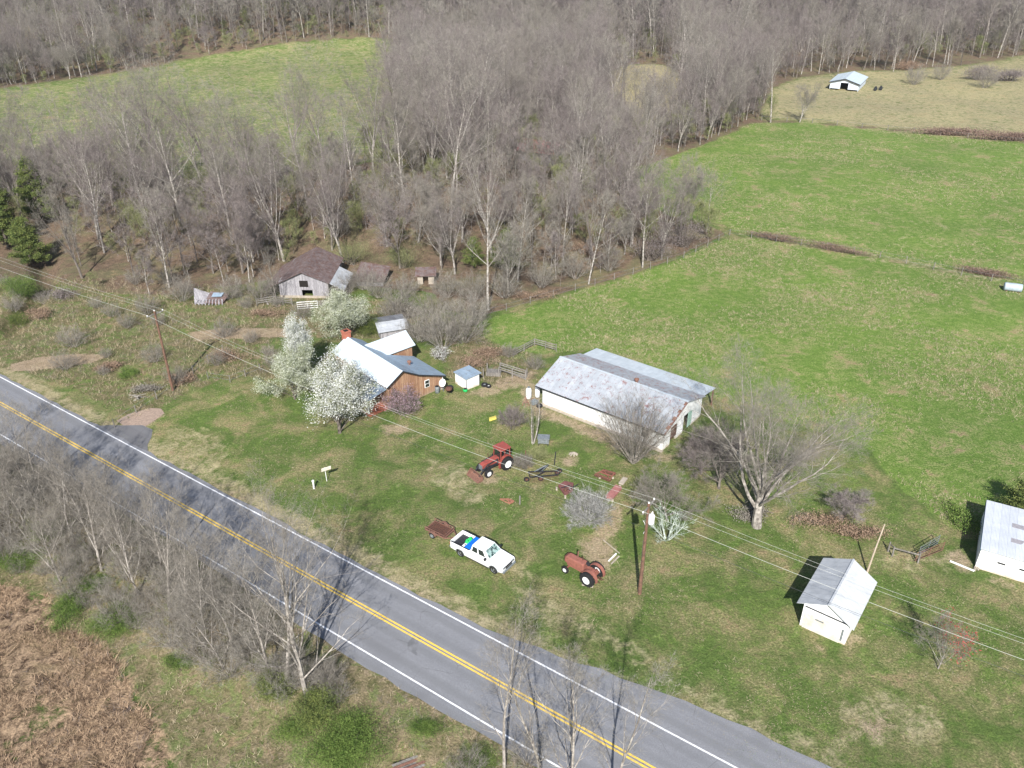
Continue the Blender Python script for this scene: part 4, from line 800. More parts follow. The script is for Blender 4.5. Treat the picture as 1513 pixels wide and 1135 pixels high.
# dish, grill, barrels by the house
hp=lambda u,n,z=0:(A.x+d[0]*u-d[1]*n,A.y+d[1]*u+d[0]*n,z)
t=thing('satellite_dish','round white satellite dish by the right corner of the wooden gable','satellite dish',hp(3.45,-.75),-.7)
MB().tube([(0,0,0),(0,0,1.0)],.04,8).build('mast',MT['steel'],t)
b=MB(); b.lathe((0,0,0),[(.02,.12),(.25,.1),(.42,.03),(.5,0),(.5,-.02),(.4,.0),(.1,.08)],'y',24); o=b.build('dish',MT['white'],t,True); o.location=(0,-.12,1.25); o.rotation_euler=(R(-32),0,0)
MB().bar((0,-.15,1.0),(0,-.7,1.35),.03).build('feed_arm',MT['steel'],t)
t=thing('barbecue_grill','dark barbecue grill on thin legs beside the satellite dish','grill',hp(3.4,-1.9),.3)
MB().lathe((0,0,.85),[(.1,-.2),(.38,-.1),(.45,.05),(.38,.2),(.12,.3)],'z',18).build('bowl',MT['darkrust'],t,True)
for a in (0,2.1,4.2): MB().tube([(.2*math.cos(a),.2*math.sin(a),.75),(.42*math.cos(a),.42*math.sin(a),0)],.02,5).build('leg',MT['darksteel'],t)
def barrel(label,loc,mat,r=.29,h=.85,rz=0):
    t=thing('barrel',label,'barrel',loc,rz)
    MB().lathe((0,0,0),[(r*.94,0),(r,.03),(r,h*.33),(r*1.04,h*.35),(r,h*.37),(r,h*.63),(r*1.04,h*.65),(r,h*.67),(r,h-.03),(r*.95,h)],'z',20).build('body',MT[mat],t,True); MB().lathe((0,0,h-.02),[(r*.86,0),(r*.86,.035)],'z',18).build('lid',MT['black' if mat!='black' else 'darksteel'],t)
barrel('blue barrel against the right end of the wooden gable',hp(2.75,-.45),'steel'); barrel('black tub between the grill and the small white shed',hp(4.3,-1.0),'black',.36,.5); barrel('dark green tub at the near corner of the small white shed',at(687.5,578),'green',.27,.32); barrel('black bucket right of the barbecue grill',hp(4.0,-1.5),'black',.2,.4)
# small white shed
A=Vector((-7.0,89.04,0)); d=(.6358,-.7718)
t=thing('small_shed','small white shed with blue-grey slanted roof beside the house','shed',A,brz(d))
b=MB(); b.box(0,2.3,0,1.95,0,1.5); b.build('wall',MW_white,t)
b=MB(); slab(b,[(-.15,-.15,1.58),(2.45,-.15,1.62),(2.45,2.25,1.72),(-.15,2.25,1.68)],.07); b.build('roof',MR_houseb,t)
b=MB(); b.bar((2.31,-.02,0),(2.31,-.02,1.52),.05); b.build('corner_trim',MT['darksteel'],t); b=MB(); b.box(.55,1.45,-.035,-.002,.05,1.4); dd=b.build('door',MT['white'],t); MB().box(1.3,1.36,-.06,-.037,.7,.8).build('handle',MT['darksteel'],dd)
# white garage
A=Vector((23.27,48.88,0)); d=(.8079,-.5893)
t=thing('garage','small white garage with pitched grey metal roof under the wires','garage',A,brz(d))
b=MB(); b.prism([(.1,0),(3.75,0),(3.75,2.3),(1.95,3.42),(.1,2.5)],.35,.5); b.prism([(.1,0),(3.75,0),(3.75,2.3),(1.95,3.42),(.1,2.5)],6.1,6.25); b.box(.1,.25,.5,6.1,0,2.45); b.box(3.6,3.75,.5,6.1,0,2.3); b.build('wall',MW_white,t)
b=MB(); slab(b,[(-.4,-.05,2.55),(1.95,-.05,3.62),(1.95,6.5,3.62),(-.4,6.5,2.55)]); b.build('roof',MR_gar,t)
b=MB(); slab(b,[(1.95,-.05,3.622),(4.15,-.05,2.25),(4.15,6.5,2.25),(1.95,6.5,3.622)]); b.build('roof',roofmat('bright_metal_roof',(.54,.56,.58),(.46,.48,.5),0,axis=1,streak=(.3,5,1),metal=0),t)
b=MB(); b.bar((1.95,-.05,3.64),(1.95,6.5,3.64),.16,.03); b.build('ridge_cap',MR_gar,t)
dr=MB().box(.3,3.25,.3,.348,0,1.75).build('door',simple('beige_door',(.68,.64,.58),(.5,.45,.39),1.5,.8),t); MB().box(1.2,1.85,.27,.298,1.3,1.42).build('handle',MT['steel'],dr)
MB().bar((.25,.3,2.25),(3.6,.3,2.2),.05,.1).build('track_rail',MT['darksteel'],t); MB().box(3.3,3.45,.31,.348,.3,1.5).build('hinge_plate',MT['steel'],t); MB().box(.1,3.75,.36,.1+.35,-.05,.1).build('footing',MT['concrete'],t)
# white building cut by the right edge
A=Vector((41.1,55.9,0)); d=(.8681,-.4963)
t=thing('metal_building','white metal building with two grey skylight strips, cut by the right edge','building',A,brz(d))
b=MB(); b.box(0.1,14,0.1,7.4,0,2.32); b.build('wall',MW_white,t); b=MB(); slab(b,[(0,-.2,2.4),(14.2,-.2,2.5),(14.2,7.65,2.75),(0,7.65,2.45)]); b.build('roof',roofmat('white_ribbed_roof',(.56,.59,.64),(.49,.52,.57),0,metal=0,axis=0,streak=(4,.3,1)),t)
for y0 in (2.0,4.3):
    z=lambda x,y:2.4+.1*x/14.2+(y+.2)/7.85*(.05+.2*x/14.2)
    b=MB(); b.hexa([(2.25,y0,z(2.25,y0)+.005),(7,y0,z(7,y0)+.005),(7,y0+.65,z(7,y0+.65)+.005),(2.25,y0+.65,z(2.25,y0+.65)+.005),(2.25,y0,z(2.25,y0)+.03),(7,y0,z(7,y0)+.03),(7,y0+.65,z(7,y0+.65)+.03),(2.25,y0+.65,z(2.25,y0+.65)+.03)]); b.build('skylight',simple('skylight_grey',(.33,.31,.33),(.25,.24,.26),5,.4),t)
for x in (1.9,3.6,5.6): MB().box(x-.3,x+.3,.06,.098,1.2,1.35).build('vent',MT['darksteel'],t)
MB().box(4.4,4.5,.05,.098,0,2.3).build('downpipe',simple('blue_trim',(.15,.35,.5)),t); MB().box(-.03,.05,-.2,7.65,2.2,2.38).build('verge_trim',simple('blue_dark_trim',(.04,.12,.2)),t)
MB().bar((-1.9,-.15,.08),(.1,-.5,.08),.14,.1).build('plank',MT['white'],label='white plank lying at the left corner of the metal building',cat='plank',loc=A,rz=brz(d))
b=MB()
for i in range(9): b.box(-.3+.12*i,-.2+.12*i,-.5+.1*(i%3),-.3+.1*(i%3),0,.1+.06*(i%3))
b.build('rubble_pile',MT['concrete'],label='small pile of broken bricks by the metal building corner',cat='rubble',loc=at(1438,838),rz=.3)
# old grey barn
A=Vector((-34.95,115.09,0)); d=(.9994,-.0338); z0=float(terr(A.x,A.y))
t=thing('old_barn','weathered grey board barn with rusted sagging roof at the wood edge','barn',A,brz(d))
b=MB(); b.prism([(0,.0),(.0,2.5),(3.7,4.05),(7.45,2.5),(7.45,0),(5.0,0),(5.0,1.25),(3.4,1.25),(3.4,0)],0,.12); b.prism([(0,0),(7.45,0),(7.45,2.5),(3.7,4.05),(0,2.5)],9.3,9.42); b.box(0,.12,.12,9.3,0,2.5); b.box(7.33,7.45,.12,9.3,0,2.5); b.build('wall',MW_grey,t)
MB().box(3.15,4.45,-.03,-.002,1.75,2.75).build('loft_opening',MT['dark'],t);  # near-black panel on a solid wall; the loft's inner shade is painted
b=MB(); slab(b,[(-2.3,-.3,1.3),(3.7,-.45,4.22),(3.7,9.8,4.5),(-2.3,9.6,1.2)]); b.build('roof',MR_rust,t); b=MB(); slab(b,[(3.7,-.45,4.222),(7.8,-.4,2.5),(7.8,9.8,2.6),(3.7,9.8,4.5)]); b.build('roof',MR_rust,t)
b=MB(); slab(b,[(7.8,-.3,2.48),(9.9,-.3,1.35),(9.9,6.5,1.4),(7.8,6.5,2.5)]); b.build('lean_to_roof',MR_gar,t); b=MB(); slab(b,[(10.2,4.3,1.0),(15.0,4.6,.75),(15.4,9.0,1.6),(10.6,9.4,2.2)]); b.build('lean_to_roof',MR_rust,t)
for x,y,h in ((-2.1,0,1.25),(-2.1,5,1.2),(-2.1,9.2,1.2),(9.7,0,1.35),(14.7,5,.7),(14.9,8.7,1.4),(10.6,4.6,.9)): MB().box(x,x+.14,y,y+.14,0,h).build('post',MT['weathered'],t)
b=MB(); b.box(7.6,9.7,0,.1,.0,.75); b.box(10.6,14.7,4.7,4.8,0,.6); b.build('lean_to_wall',MW_grey,t); MB().box(-.05,7.5,-.12,0,0,.35).build('footing',MT['concrete'],t)
# collapsed shed, outhouse, dark shed, red roof in the wood, far shed
t=thing('collapsed_shed','collapsed grey board shed leaning over at the wood edge','shed',at(312,447),0)
b=MB(); slab(b,[(-2.2,-.8,.2),(-.6,-1.0,.3),(-.4,1.2,1.0),(-2.4,.6,2.1)],.08); b.build('wall',MW_grey,t); b=MB(); slab(b,[(-.7,-.9,.35),(2.0,-.9,.25),(2.5,1.2,.9),(-.3,1.5,1.2)],.07); b.build('roof',MR_rust,t); b=MB(); slab(b,[(.2,.0,.95),(1.6,.2,.9),(1.8,1.0,1.15),(.3,.9,1.2)],.04); b.build('tin_sheet',MR_houseb,t)
b=MB(); 
for i in range(9): b.bar((-2.0+.5*i,-1.1,.05),(-1.7+.45*i,-.5,.75),.12,.03)
b.build('board',MW_grey,t)
t=thing('outhouse','tiny old outbuilding with pale walls and dark doorway in the wood','shed',at(630,420),.05)
b=MB(); b.box(-1.35,-.5,0,1.6,0,1.5); b.box(.35,1.2,0,1.6,0,1.5); b.box(-.5,.35,1.45,1.6,0,1.5); b.build('wall',MT['concrete'],t); b=MB(); slab(b,[(-1.7,-.3,1.5),(1.6,-.3,1.5),(1.6,2.0,2.1),(-1.7,2.0,2.1)],.1); b.build('roof',MR_rust,t)
t=thing('dark_shed','low shed with dark tin roof behind the farmhouse','shed',at(563,503),.35)
b=MB(); b.box(0,3.6,0,3.4,0,1.3); b.build('wall',MW_grey,t); b=MB(); slab(b,[(-.3,-.3,1.3),(4.0,-.3,1.35),(4.0,1.7,1.9),(-.3,1.7,1.9)],.06); b.build('roof',MR_gar,t); b=MB(); slab(b,[(-.3,1.74,1.95),(4.0,1.74,1.95),(4.0,4.2,1.5),(-.3,4.2,1.5)],.06); b.build('roof',MR_dark,t)
t=thing('red_roofed_shed','shed with faded red roof half hidden in the wood','shed',at(800,238),-.5)
b=MB(); b.box(-4,4,-3,3,0,2.6); b.build('wall',MW_grey,t); mr=simple('faded_red_roof',(.42,.1,.11),(.32,.12,.13),.6,.7); b=MB(); slab(b,[(-4.5,-3.4,2.6),(4.5,-3.4,2.6),(4.5,0,4.4),(-4.5,0,4.4)]); slab(b,[(-4.5,0,4.402),(4.5,0,4.402),(4.5,3.4,2.6),(-4.5,3.4,2.6)]); b.build('roof',mr,t)
A=Vector((102.7,280.3,0)); d=(.8765,-.4813); 
t=thing('far_shed','distant white open fronted shed in the far pasture','shed',A,brz(d))
b=MB(); b.prism([(0,.5),(3.2,.5),(3.2,2.4),(5.6,2.4),(5.6,.5),(8.75,.5),(8.75,2.3),(4.4,3.5),(0,2.4)],0,.15); b.box(0,.15,.15,15.7,.2,2.4); b.box(8.6,8.75,.15,15.7,.1,2.3); b.prism([(0,0),(8.75,0),(8.75,2.3),(4.4,3.5),(0,2.4)],15.6,15.75); b.build('wall',simple('pale_metal_siding',(.62,.68,.75),(.55,.6,.68),1,.6),t)
b=MB(); slab(b,[(-.5,-.5,2.35),(4.4,-.5,3.7),(4.4,16.2,3.7),(-.5,16.2,2.35)],.1); slab(b,[(4.4,-.5,3.702),(9.25,-.5,2.25),(9.25,16.2,2.25),(4.4,16.2,3.702)],.1); b.build('roof',MR_wing,t)
b=MB(); b.bar((-.5,-.56,2.28),(4.4,-.56,3.62),.06,.28); b.bar((4.4,-.56,3.62),(9.25,-.56,2.18),.06,.28); b.build('verge_board',MT['darksteel'],t)
b=MB()
for i in range(4): b.lathe((i*1.1-1.6,(i%2)*1.2,.6),[(.2,-.1),(.6,-.05),(.6,.05),(.2,.1)],'y',14)
b.bar((-2,.5,.7),(2,.5,.7),.15); b.build('farm_implement',MT['darksteel'],label='dark farm implement parked right of the distant shed',cat='implement',loc=at(1299,134),rz=.4)
t=thing('metal_tank','pale metal tank lying on its side in the pasture at the right edge','tank',at(1495,430),-.35)
MB().lathe((0,0,.62),[(.1,-1.25),(.6,-1.2),(.62,-1.1),(.62,1.1),(.6,1.2),(.1,1.25)],'x',24).build('body',simple('tank_galvanised',(.38,.45,.5),(.28,.33,.38),2,.5),t,True)
for x in (-.8,.8): MB().box(x-.08,x+.08,-.45,.45,0,.22).build('cradle',MT['darkrust'],t)
# ------------------------------------------------------------------ poles, wires
PD=Vector((.834,-.551,0)); PN=Vector((.551,.834,0))
def pole(label,loc,h,arm=True,trans=False):
    t=thing('utility_pole',label,'utility pole',loc,math.atan2(PD.y,PD.x))
    MB().tube([(0,0,-.3),(0,0,h*.5),(0,0,h)],[.17,.14,.11],10).build('post',MT['pole'],t)
    am=MB().bar((0,-1.1,h-.35),(0,1.15,h-.35),.1,.12).build('crossarm',MT['weathered'],t)
    for y in (-1.0,0,1.05):
        z=h-.29 if y else h
        MB().lathe((0,y,z),[(.03,0),(.07,.04),(.04,.08),(.07,.12),(.03,.17)],'z',10).build('insulator',MT['white'],am)
    MB().bar((0,-.7,h-.4),(0,0,h-1.1),.03,.03).build('brace',MT['steel'],t)
    if trans:
        tr=MB().lathe((.36,0,h-1.85),[(.12,-.02),(.24,0),(.25,.05),(.25,.8),(.2,.88),(.05,.92)],'z',18).build('transformer',MT['white'],t,True)
        for a in (-.1,.1): MB().lathe((.36,a,h-.95),[(.03,0),(.06,.06),(.03,.1),(.06,.16),(.02,.25)],'z',8).build('bushing',MT['white'],tr)
        MB().bar((.1,0,h-1.4),(.2,0,h-1.4),.08).build('bracket',MT['steel'],t); MB().tube([(-.35,0,h-1.9),(-.2,.05,h-2.1),(-.05,0,h-2.6),(-.2,0,h-3.2)],.02,5).build('service_drop',MT['white'],t)
        MB().tube([(-.14,-.02,.2),(-.135,-.02,h*.6)],.02,5).build('ground_wire',MT['steel'],t)
    return t
B2=Vector((10.94,52.72,0)); B1=Vector((-41.32,87.23,0)); h2=9.7; h1=10.6
pole('brown utility pole carrying a white transformer in the farmyard',B2,h2,trans=True); pole('brown utility pole at left standing in brush near the ditch',B1,h1)
def wire(label,a,b,c,sag,rad,y):
    bm=MB()
    for i,(p,q) in enumerate(((a,b),(b,c))):
        pts=[]; n=26
        for k in range(n+1):
            u=k/n; v=p.lerp(q,u); v.z-=4*sag[i]*u*(1-u); pts.append(v)
        bm.tube(pts,rad,4)
    bm.build('power_wire',MT['wire'],label=label,cat='wire')
EL=B1+Vector((-.834,.551,0))*70; LD=(at(1513,976,8.4)-Vector((B2.x-.55,B2.y-.9,8.4))); LD.z=0; LD.normalize(); ER=B2+LD*52
for y,dz,rad,sg,l in ((-1.0,-.15,.014,(1.2,.9,),'thick pale power wire attached nearest the road'),(0,.17,.009,(1.0,.8),'thin power wire on the pole tops'),(1.05,-.15,.009,(1.3,1.0),'thin power wire attached farthest from the road')):
    bm=MB(); Pn=[EL+PN*y+Vector((0,0,10.2+dz)),B1+PN*y+Vector((0,0,h1+dz)),B2+PN*y+Vector((0,0,h2+dz)),ER+PN*y*1.1+Vector((0,0,9.3+dz))]
    for i in range(3):
        p,q=Pn[i],Pn[i+1]; s_=(1.0,sg[0],sg[1])[i]; pts=[]
        for k in range(27):
            u=k/26; v=p.lerp(q,u); v.z-=4*s_*u*(1-u); pts.append(v)
        bm.tube(pts,rad,4)
    bm.build('power_wire',MT['wire'],label=l,cat='wire')
bm=MB(); p=B1+Vector((0,0,8.0)); q=B2+Vector((0,0,7.2)); pts=[]
for k in range(27):
    u=k/26; v=p.lerp(q,u); v.z-=4*1.2*u*(1-u); pts.append(v)
q2=ER+Vector((0,0,7)); bm.tube(pts,.016,4); pts=[]
for k in range(27):
    u=k/26; v=q.lerp(q2,u); v.z-=4*.9*u*(1-u); pts.append(v)
bm.tube(pts,.016,4); bm.build('telephone_wire',MT['darksteel'],label='dark lower cable strung below the power wires',cat='wire')
MB().tube([(0,0,0),(.35,.35,2.4),(.75,.7,4.9)],[.09,.07,.05],8).build('leaning_post',simple('peeled_post',(.46,.39,.31),(.36,.29,.22),3,.8),label='tall pale post leaning behind the white garage',cat='post',loc=at(1281,846))
t=thing('sign_post','white T shaped road sign post seen edge-on','sign',at(483,711),-.3)
MB().tube([(0,0,0),(-.05,0,1.7)],.035,6).build('post',MT['white'],t); o=MB().box(-.5,.5,-.03,.03,1.55,1.95).build('sign_board',simple('sign_tan',(.75,.7,.62),(.62,.52,.45),3,.6),t); o.rotation_euler=(R(10),0,.85)
t=thing('marker_post','short thick white marker post left of the road sign','marker',at(464,722)); MB().lathe((0,0,0),[(.09,0),(.09,.85),(.13,.87),(.13,1.0),(.08,1.04)],'z',12).build('post',MT['white'],t)
# ------------------------------------------------------------------ fences
def fence(name,label,px,rails=2,h=1.2,post=.06,mat='weathered',railr=.025,step=3.5,cat='fence',wirey=True,z=None):
    pts=[at(*p) if len(p)==2 else Vector(p) for p in px]; root=thing(name,label,cat,pts[0]); o=pts[0]; n=0; rl=MB(); ps=MB(); r=random.Random(len(px)+int(px[0][0]))
    allp=[]
    for a,b in zip(pts,pts[1:]):
        L=(b-a).length; k=max(1,round(L/step))
        for i in range(k+(b is pts[-1])):
            p=a.lerp(b,i/k); p.z=float(terr(p.x,p.y)); allp.append(p-o)
    for i,p in enumerate(allp):
        if i<100:
            hh=h*r.uniform(.92,1.12); MB().tube([p-Vector((0,0,.2)),p+Vector((r.uniform(-.05,.05),r.uniform(-.05,.05),hh))],[post,post*.85],6).build('post',MT[mat],root)
    for k in range(rails):
        zz=h*(.35+.55*k/max(1,rails-1)) if rails>1 else h*.85
        for a,b in zip(allp,allp[1:]):
            if wirey: rl.tube([a+Vector((0,0,zz)),b+Vector((0,0,zz))],railr,3)
            else: rl.bar(a+Vector((0,0,zz+r.uniform(-.03,.03))),b+Vector((0,0,zz+r.uniform(-.03,.03))),.03,.13)
    rl.build('rail' if not wirey else 'fence_wire',MT[mat] if not wirey else MT['steel'],root); return root
fence('pasture_fence','wire fence between the two green pastures',[(1078,348),(1110,352),(1300,381),(1420,407),(1510,424)],2,1.2,.07,step=4,railr=.012)
fence('pasture_fence','wire fence along the far tan pasture',[(1125,178),(1200,182),(1350,196),(1513,212)],1,1.3,.09,step=6,railr=.02)
fence('pasture_fence','wire fence along the wood edge of the bright pasture',[(712,492),(712,470),(850,430),(935,406),(1010,382),(1078,348)],2,1.2,.06,step=4,railr=.012)
fence('pasture_fence','old wooden fence at the pasture corner left of the white barn',[(758,528),(790,511),(822,520)],3,1.1,.06,step=2.2,wirey=False)
fence('wire_fence','wire fence behind the left utility pole running to the bramble patch',[(170,632),(232,590),(262,570),(330,520)],2,1.1,.06,step=3,railr=.012)
fence('wire_fence','short fence right of the left utility pole',[(308,560),(340,565),(385,548)],2,1.0,.06,step=2.2,railr=.012)
fence('corral_fence','old grey board fence of the corral in front of the old barn',[(380,452),(405,448),(432,452)],3,1.2,.07,step=1.8,wirey=False)
fence('corral_fence','grey board fence right of the white corral gate',[(470,455),(492,453),(520,452)],4,1.2,.06,step=1.6,wirey=False)
def gate(name,label,a,b,h=1.15,rails=5,mat='white',sheet=False):
    a,b=at(*a),at(*b); v=b-a; L=v.length; root=thing(name,label,'gate',a,math.atan2(v.y,v.x)); 
    for i in range(rails): MB().bar((0,0,.2+(h-.2)*i/(rails-1)),(L,0,.2+(h-.2)*i/(rails-1)),.03,.1 if sheet else .045).build('rail',MT[mat],root)
    for x in (0,L*.5,L): MB().bar((x,.03,.1),(x,.03,h+.05),.05).build('upright',MT[mat],root)
gate('corral_gate','white board gate below the old grey barn',(440,458),(470,456),1.2,4,'white',True)
gate('farm_gate','rusty tube gate lying against posts beside the leaning post, nearer half',(1352,831),(1392,815),1.1,5,'rust'); gate('farm_gate','grey tube gate behind the nearer rusty gate',(1357,822),(1385,805),1.1,4,'steel')
fence('gateway_fence','board fence from the leaning post towards the metal gates',[(1312,815),(1318,822),(1356,832)],1,1.1,.08,step=2.5,wirey=False)
b=MB()
for k,(x,y,z,x2,y2,z2) in enumerate(((0,0,1.0,3.4,-1.2,.7),(0,0,.7,3.4,-1.2,.45),(0,.5,1.1,3.5,-.7,.75),(0,.5,.4,3.4,-1.2,.2),(0,.6,1.3,3.6,-.5,.9))): b.bar((x,y,z),(x2,y2,z2),.05,.12)
t=thing('loading_chute','weathered wooden cattle loading chute right of the small white shed','loading chute',at(738,553),-.1); b.build('side_rail',MT['weathered'],t)
b=MB(); 
for i in range(9): b.bar((-1.6+.17*i,-.9,.1),(-1.6+.17*i,-.6,1.25),.1,.03)
b.build('side_panel',MT['weathered'],t)
for p in ((-1.9,-1.1),(0,-.6),(0,.6),(3.4,-1.2),(3.5,-.5),(-1.6,.4),(1.7,-.7)): MB().bar((p[0],p[1],0),(p[0],p[1],1.3),.12).build('post',MT['weathered'],t)
MB().box(-1.6,.2,-.6,.5,0,.45).build('ramp',MT['weathered'],t)
# ------------------------------------------------------------------ vehicles
def wheel(root,c,r,w,side,rim='steel',rimr=.6,nm='wheel',lug=0,n=28):
    g=MB().lathe((0,0,0),[(r*rimr,-w/2),(r*.93,-w/2),(r,-w*.32),(r,w*.32),(r*.93,w/2),(r*rimr,w/2),(r*rimr*.99,0),(r*rimr,-w/2)],'y',n,False).build(nm,MT['black'],root,False); g.location=c
    if lug:
        b=MB()
        for i in range(lug):
            a=2*PI*i/lug
            for s in (-1,1):
                a2=a+(.5*2*PI/lug if s>0 else 0); p=Vector((math.cos(a2)*r*1.01,s*w*.24,math.sin(a2)*r*1.01)); tdir=Vector((-math.sin(a2),0,math.cos(a2)))
                b.bar(p-Vector((0,s*w*.24,0))+tdir*.05*r/.7,p+Vector((0,s*w*.24,0))-tdir*.06*r/.7,.05,.06)
        b.build('tread',MT['black'],g)
    s=side
    MB().lathe((0,0,0),[(r*rimr*.985,s*w*.1),(r*rimr*1.03,s*w*.51),(r*rimr*.93,s*w*.51),(r*rimr*.85,s*w*.3),(r*rimr*.35,s*w*.32),(r*rimr*.3,s*w*.42),(.02,s*w*.43)],'y',22).build('rim',MT[rim],g,False)
    return g
# white pickup
t=thing('pickup_truck','white four door pickup truck with a loaded bed and trailer hitched','pickup truck',(-2.62,57.1,.0),math.atan2(-.5864,.81))
def arch(cx,r,n=10,z=.36): return [(cx-r*math.cos(PI*i/n),z+r*math.sin(PI*i/n)*1.0) for i in range(n+1)]
fr_=arch(1.9,.47); re_=arch(-1.87,.47)
low=[(-2.98,.5)]+[( -2.4,.42)]+re_[0:]+[(-1.3,.36),(1.35,.36)]+fr_+[(2.45,.42),(2.86,.5),(2.88,.82),(2.78,1.02),(1.55,1.16),(1.2,1.2),(-.72,1.2),(-.72,.78),(-2.98,.78)]
b=MB(); b.prism(low,-.97,.97); bo=b.build('body',MT['carwhite'],t,bevel=.05)
b=MB(); b.box(-2.98,-.72,.89,.975,.75,1.24); b.box(-2.98,-.72,-.975,-.89,.75,1.24); b.box(-.8,-.72,-.9,.9,.75,1.22); b.build('bed_side',MT['carwhite'],t,bevel=.03)
MB().box(-3.06,-2.98,-.9,.9,.62,1.22).build('tailgate',MT['carwhite'],t,bevel=.02); MB().box(-2.97,-.81,-.88,.88,.785,.8).build('bed_liner',MT['darksteel'],t)
for s in (-1,1): MB().box(-2.97,-.8,s*.93-.05,s*.93+.05,1.242,1.262).build('bed_rail',MT['darksteel'],t)
b=MB(); lo=[(-.74,-.93),(1.42,-.93),(1.42,.93),(-.74,.93)]; hi=[(-.6,-.72),(.78,-.74),(.78,.74),(-.6,.72)]
b.hexa([(x,y,1.19) for x,y in lo]+[(x,y,1.86) for x,y in hi]); b.build('cab',MT['carwhite'],t,bevel=.06)
def quadwin(name,pts,off): 
    q=[Vector(p) for p in pts]; n_=(q[1]-q[0]).cross(q[3]-q[0]).normalized()*off; return MB().hexa([p for p in q]+[p+n_ for p in q]).build(name,MT['glass'],t)
def lerp2(p,q,u): return tuple(Vector(p).lerp(Vector(q),u))
def facewin(name,bl,br,tr,tl,u0,u1,v0,v1,out):
    def pt(u,v): return Vector(bl).lerp(Vector(br),u).lerp(Vector(tl).lerp(Vector(tr),u),v)
    q=[pt(u0,v0),pt(u1,v0),pt(u1,v1),pt(u0,v1)]; o=Vector(out)*.012; return MB().hexa([p-o for p in q]+[p+o for p in q]).build(name,MT['windshield' if name=='windshield' else 'glass'],t)
facewin('windshield',(1.42,-.93,1.19),(1.42,.93,1.19),(.78,.74,1.86),(.78,-.74,1.86),.06,.94,.08,.93,(.72,0,.69))
facewin('rear_window',(-.74,.93,1.19),(-.74,-.93,1.19),(-.6,-.72,1.86),(-.6,.72,1.86),.15,.85,.25,.85,(-1,0,.2))
for s in (-1,1):
    bl,br,tr,tl=(-.74,s*.93,1.19),(1.42,s*.93,1.19),(.78,s*.74,1.86),(-.6,s*.72,1.86)
    facewin('side_window',bl,br,tr,tl,.09,.4,.15,.82,(0,s,.28)); facewin('side_window',bl,br,tr,tl,.47,.83,.15,.82,(0,s,.28))
    mr_=MB().box(1.0,1.2,s*.98,s*1.22,1.18,1.4).build('mirror',MT['darksteel'],t,bevel=.03)
    for x in (-.1,1.0): MB().box(x-.12,x,s*.972,s*.99,.98,1.02).build('door_handle',MT['darksteel'],t)
    MB().box(.36,.375,s*.971,s*.975,.42,1.18).build('door_seam',MT['darksteel'],t); MB().box(-1.2,1.3,s*.9,s*1.0,.3,.38).build('side_step',MT['darksteel'],t)
    MB().box(2.8,2.9,s*.62-.2,s*.62+.2,.78,.96).build('headlight',MT['chrome'],t,bevel=.02); MB().box(-3.03,-2.97,s*.93-.05,s*.93+.05,.8,1.15).build('tail_light',MT['red'],t)
    for x in (-1.87,1.9):
        MB().lathe((x,s*.84,.4),[(.44,-.1),(.44,.1)],'y',20).build('wheel_well',MT['dark'],t); wheel(t,(x,s*.86,.38),.38,.25,s,'chrome',.62)
MB().box(2.86,2.93,-.42,.42,.66,.96).build('grille',MT['darksteel'],t); MB().box(2.84,3.0,-.92,.92,.42,.62).build('bumper',MT['steel'],t,bevel=.03); MB().box(-3.2,-3.05,-.88,.88,.42,.6).build('bumper',MT['steel'],t,bevel=.03)
TR=t; TM=Matrix.Translation(t.location)@Matrix.Rotation(t.rotation_euler.z,4,'Z'); tw=lambda x,y,z:TM@Vector((x,y,z)); trz=t.rotation_euler.z
tt=thing('cooler_box','blue lidded box standing across the truck bed behind the cab','box',tw(-1.15,.0,.8),trz); MB().box(-.28,.3,-.82,.82,0,.42).build('body',MT['blue'],tt,bevel=.03); MB().box(-.3,.32,-.84,.84,.42,.5).build('lid',MT['blue'],tt,bevel=.02)
b=MB()
for i in range(7): 
    a=i*.9; b.lathe((.0+.12*math.cos(a),.28*math.sin(a),.12),[(.05,-.12),(.2,-.05),(.22,.1),(.1,.3+.05*(i%3)),(.03,.34)],'z',9)
b.build('green_sacks',MT['green'],label='bright green crumpled sacks in the truck bed',cat='sacks',loc=tw(-1.72,.18,.8),rz=trz)
tt=thing('white_jug','white bin beside the blue box in the truck bed','bin',tw(-1.62,-.5,.8),trz); MB().box(-.2,.2,-.25,.25,0,.35).build('body',MT['white'],tt,bevel=.04); MB().lathe((0,0,.35),[(.07,0),(.07,.07),(.04,.09)],'z',10).build('cap',MT['steel'],tt)
t=TR
b=MB(); b.prism([(1.5,1.165),(2.72,1.05),(2.7,1.075),(1.52,1.2)],-.5,.5); b.build('hood_panel',MT['carwhite'],t,bevel=.02)
for s_ in (-1,1):
    for cx in (-1.87,1.9):
        pr=[(cx-.52*math.cos(PI*i/12),.36+.52*math.sin(PI*i/12)) for i in range(13)]+[(cx+.46*math.cos(PI*i/12),.36+.46*math.sin(PI*i/12)) for i in range(13)]
        MB().prism(pr,min(s_*.965,s_*1.0),max(s_*.965,s_*1.0)).build('wheel_arch_trim',MT['steel'],t)
    MB().bar((1.3,s_*.3-.3,1.235),(1.12,s_*.3+.25,1.37),.02).build('wiper',MT['black'],t)
    MB().box(-.62,-.605,s_*.966,s_*.976,.45,1.15).build('door_seam',MT['darksteel'],t); MB().box(1.3,1.312,s_*.966,s_*.976,.45,1.12).build('door_seam',MT['darksteel'],t)
MB().box(2.925,2.945,-.4,.4,.79,.83).build('grille_bar',MT['chrome'],t); MB().tube([(1.35,.8,1.15),(1.3,.82,1.75)],.008,4).build('antenna',MT['black'],t)
MB().box(-3.075,-3.06,-.25,.25,.75,.9).build('licence_plate',MT['steel'],t)
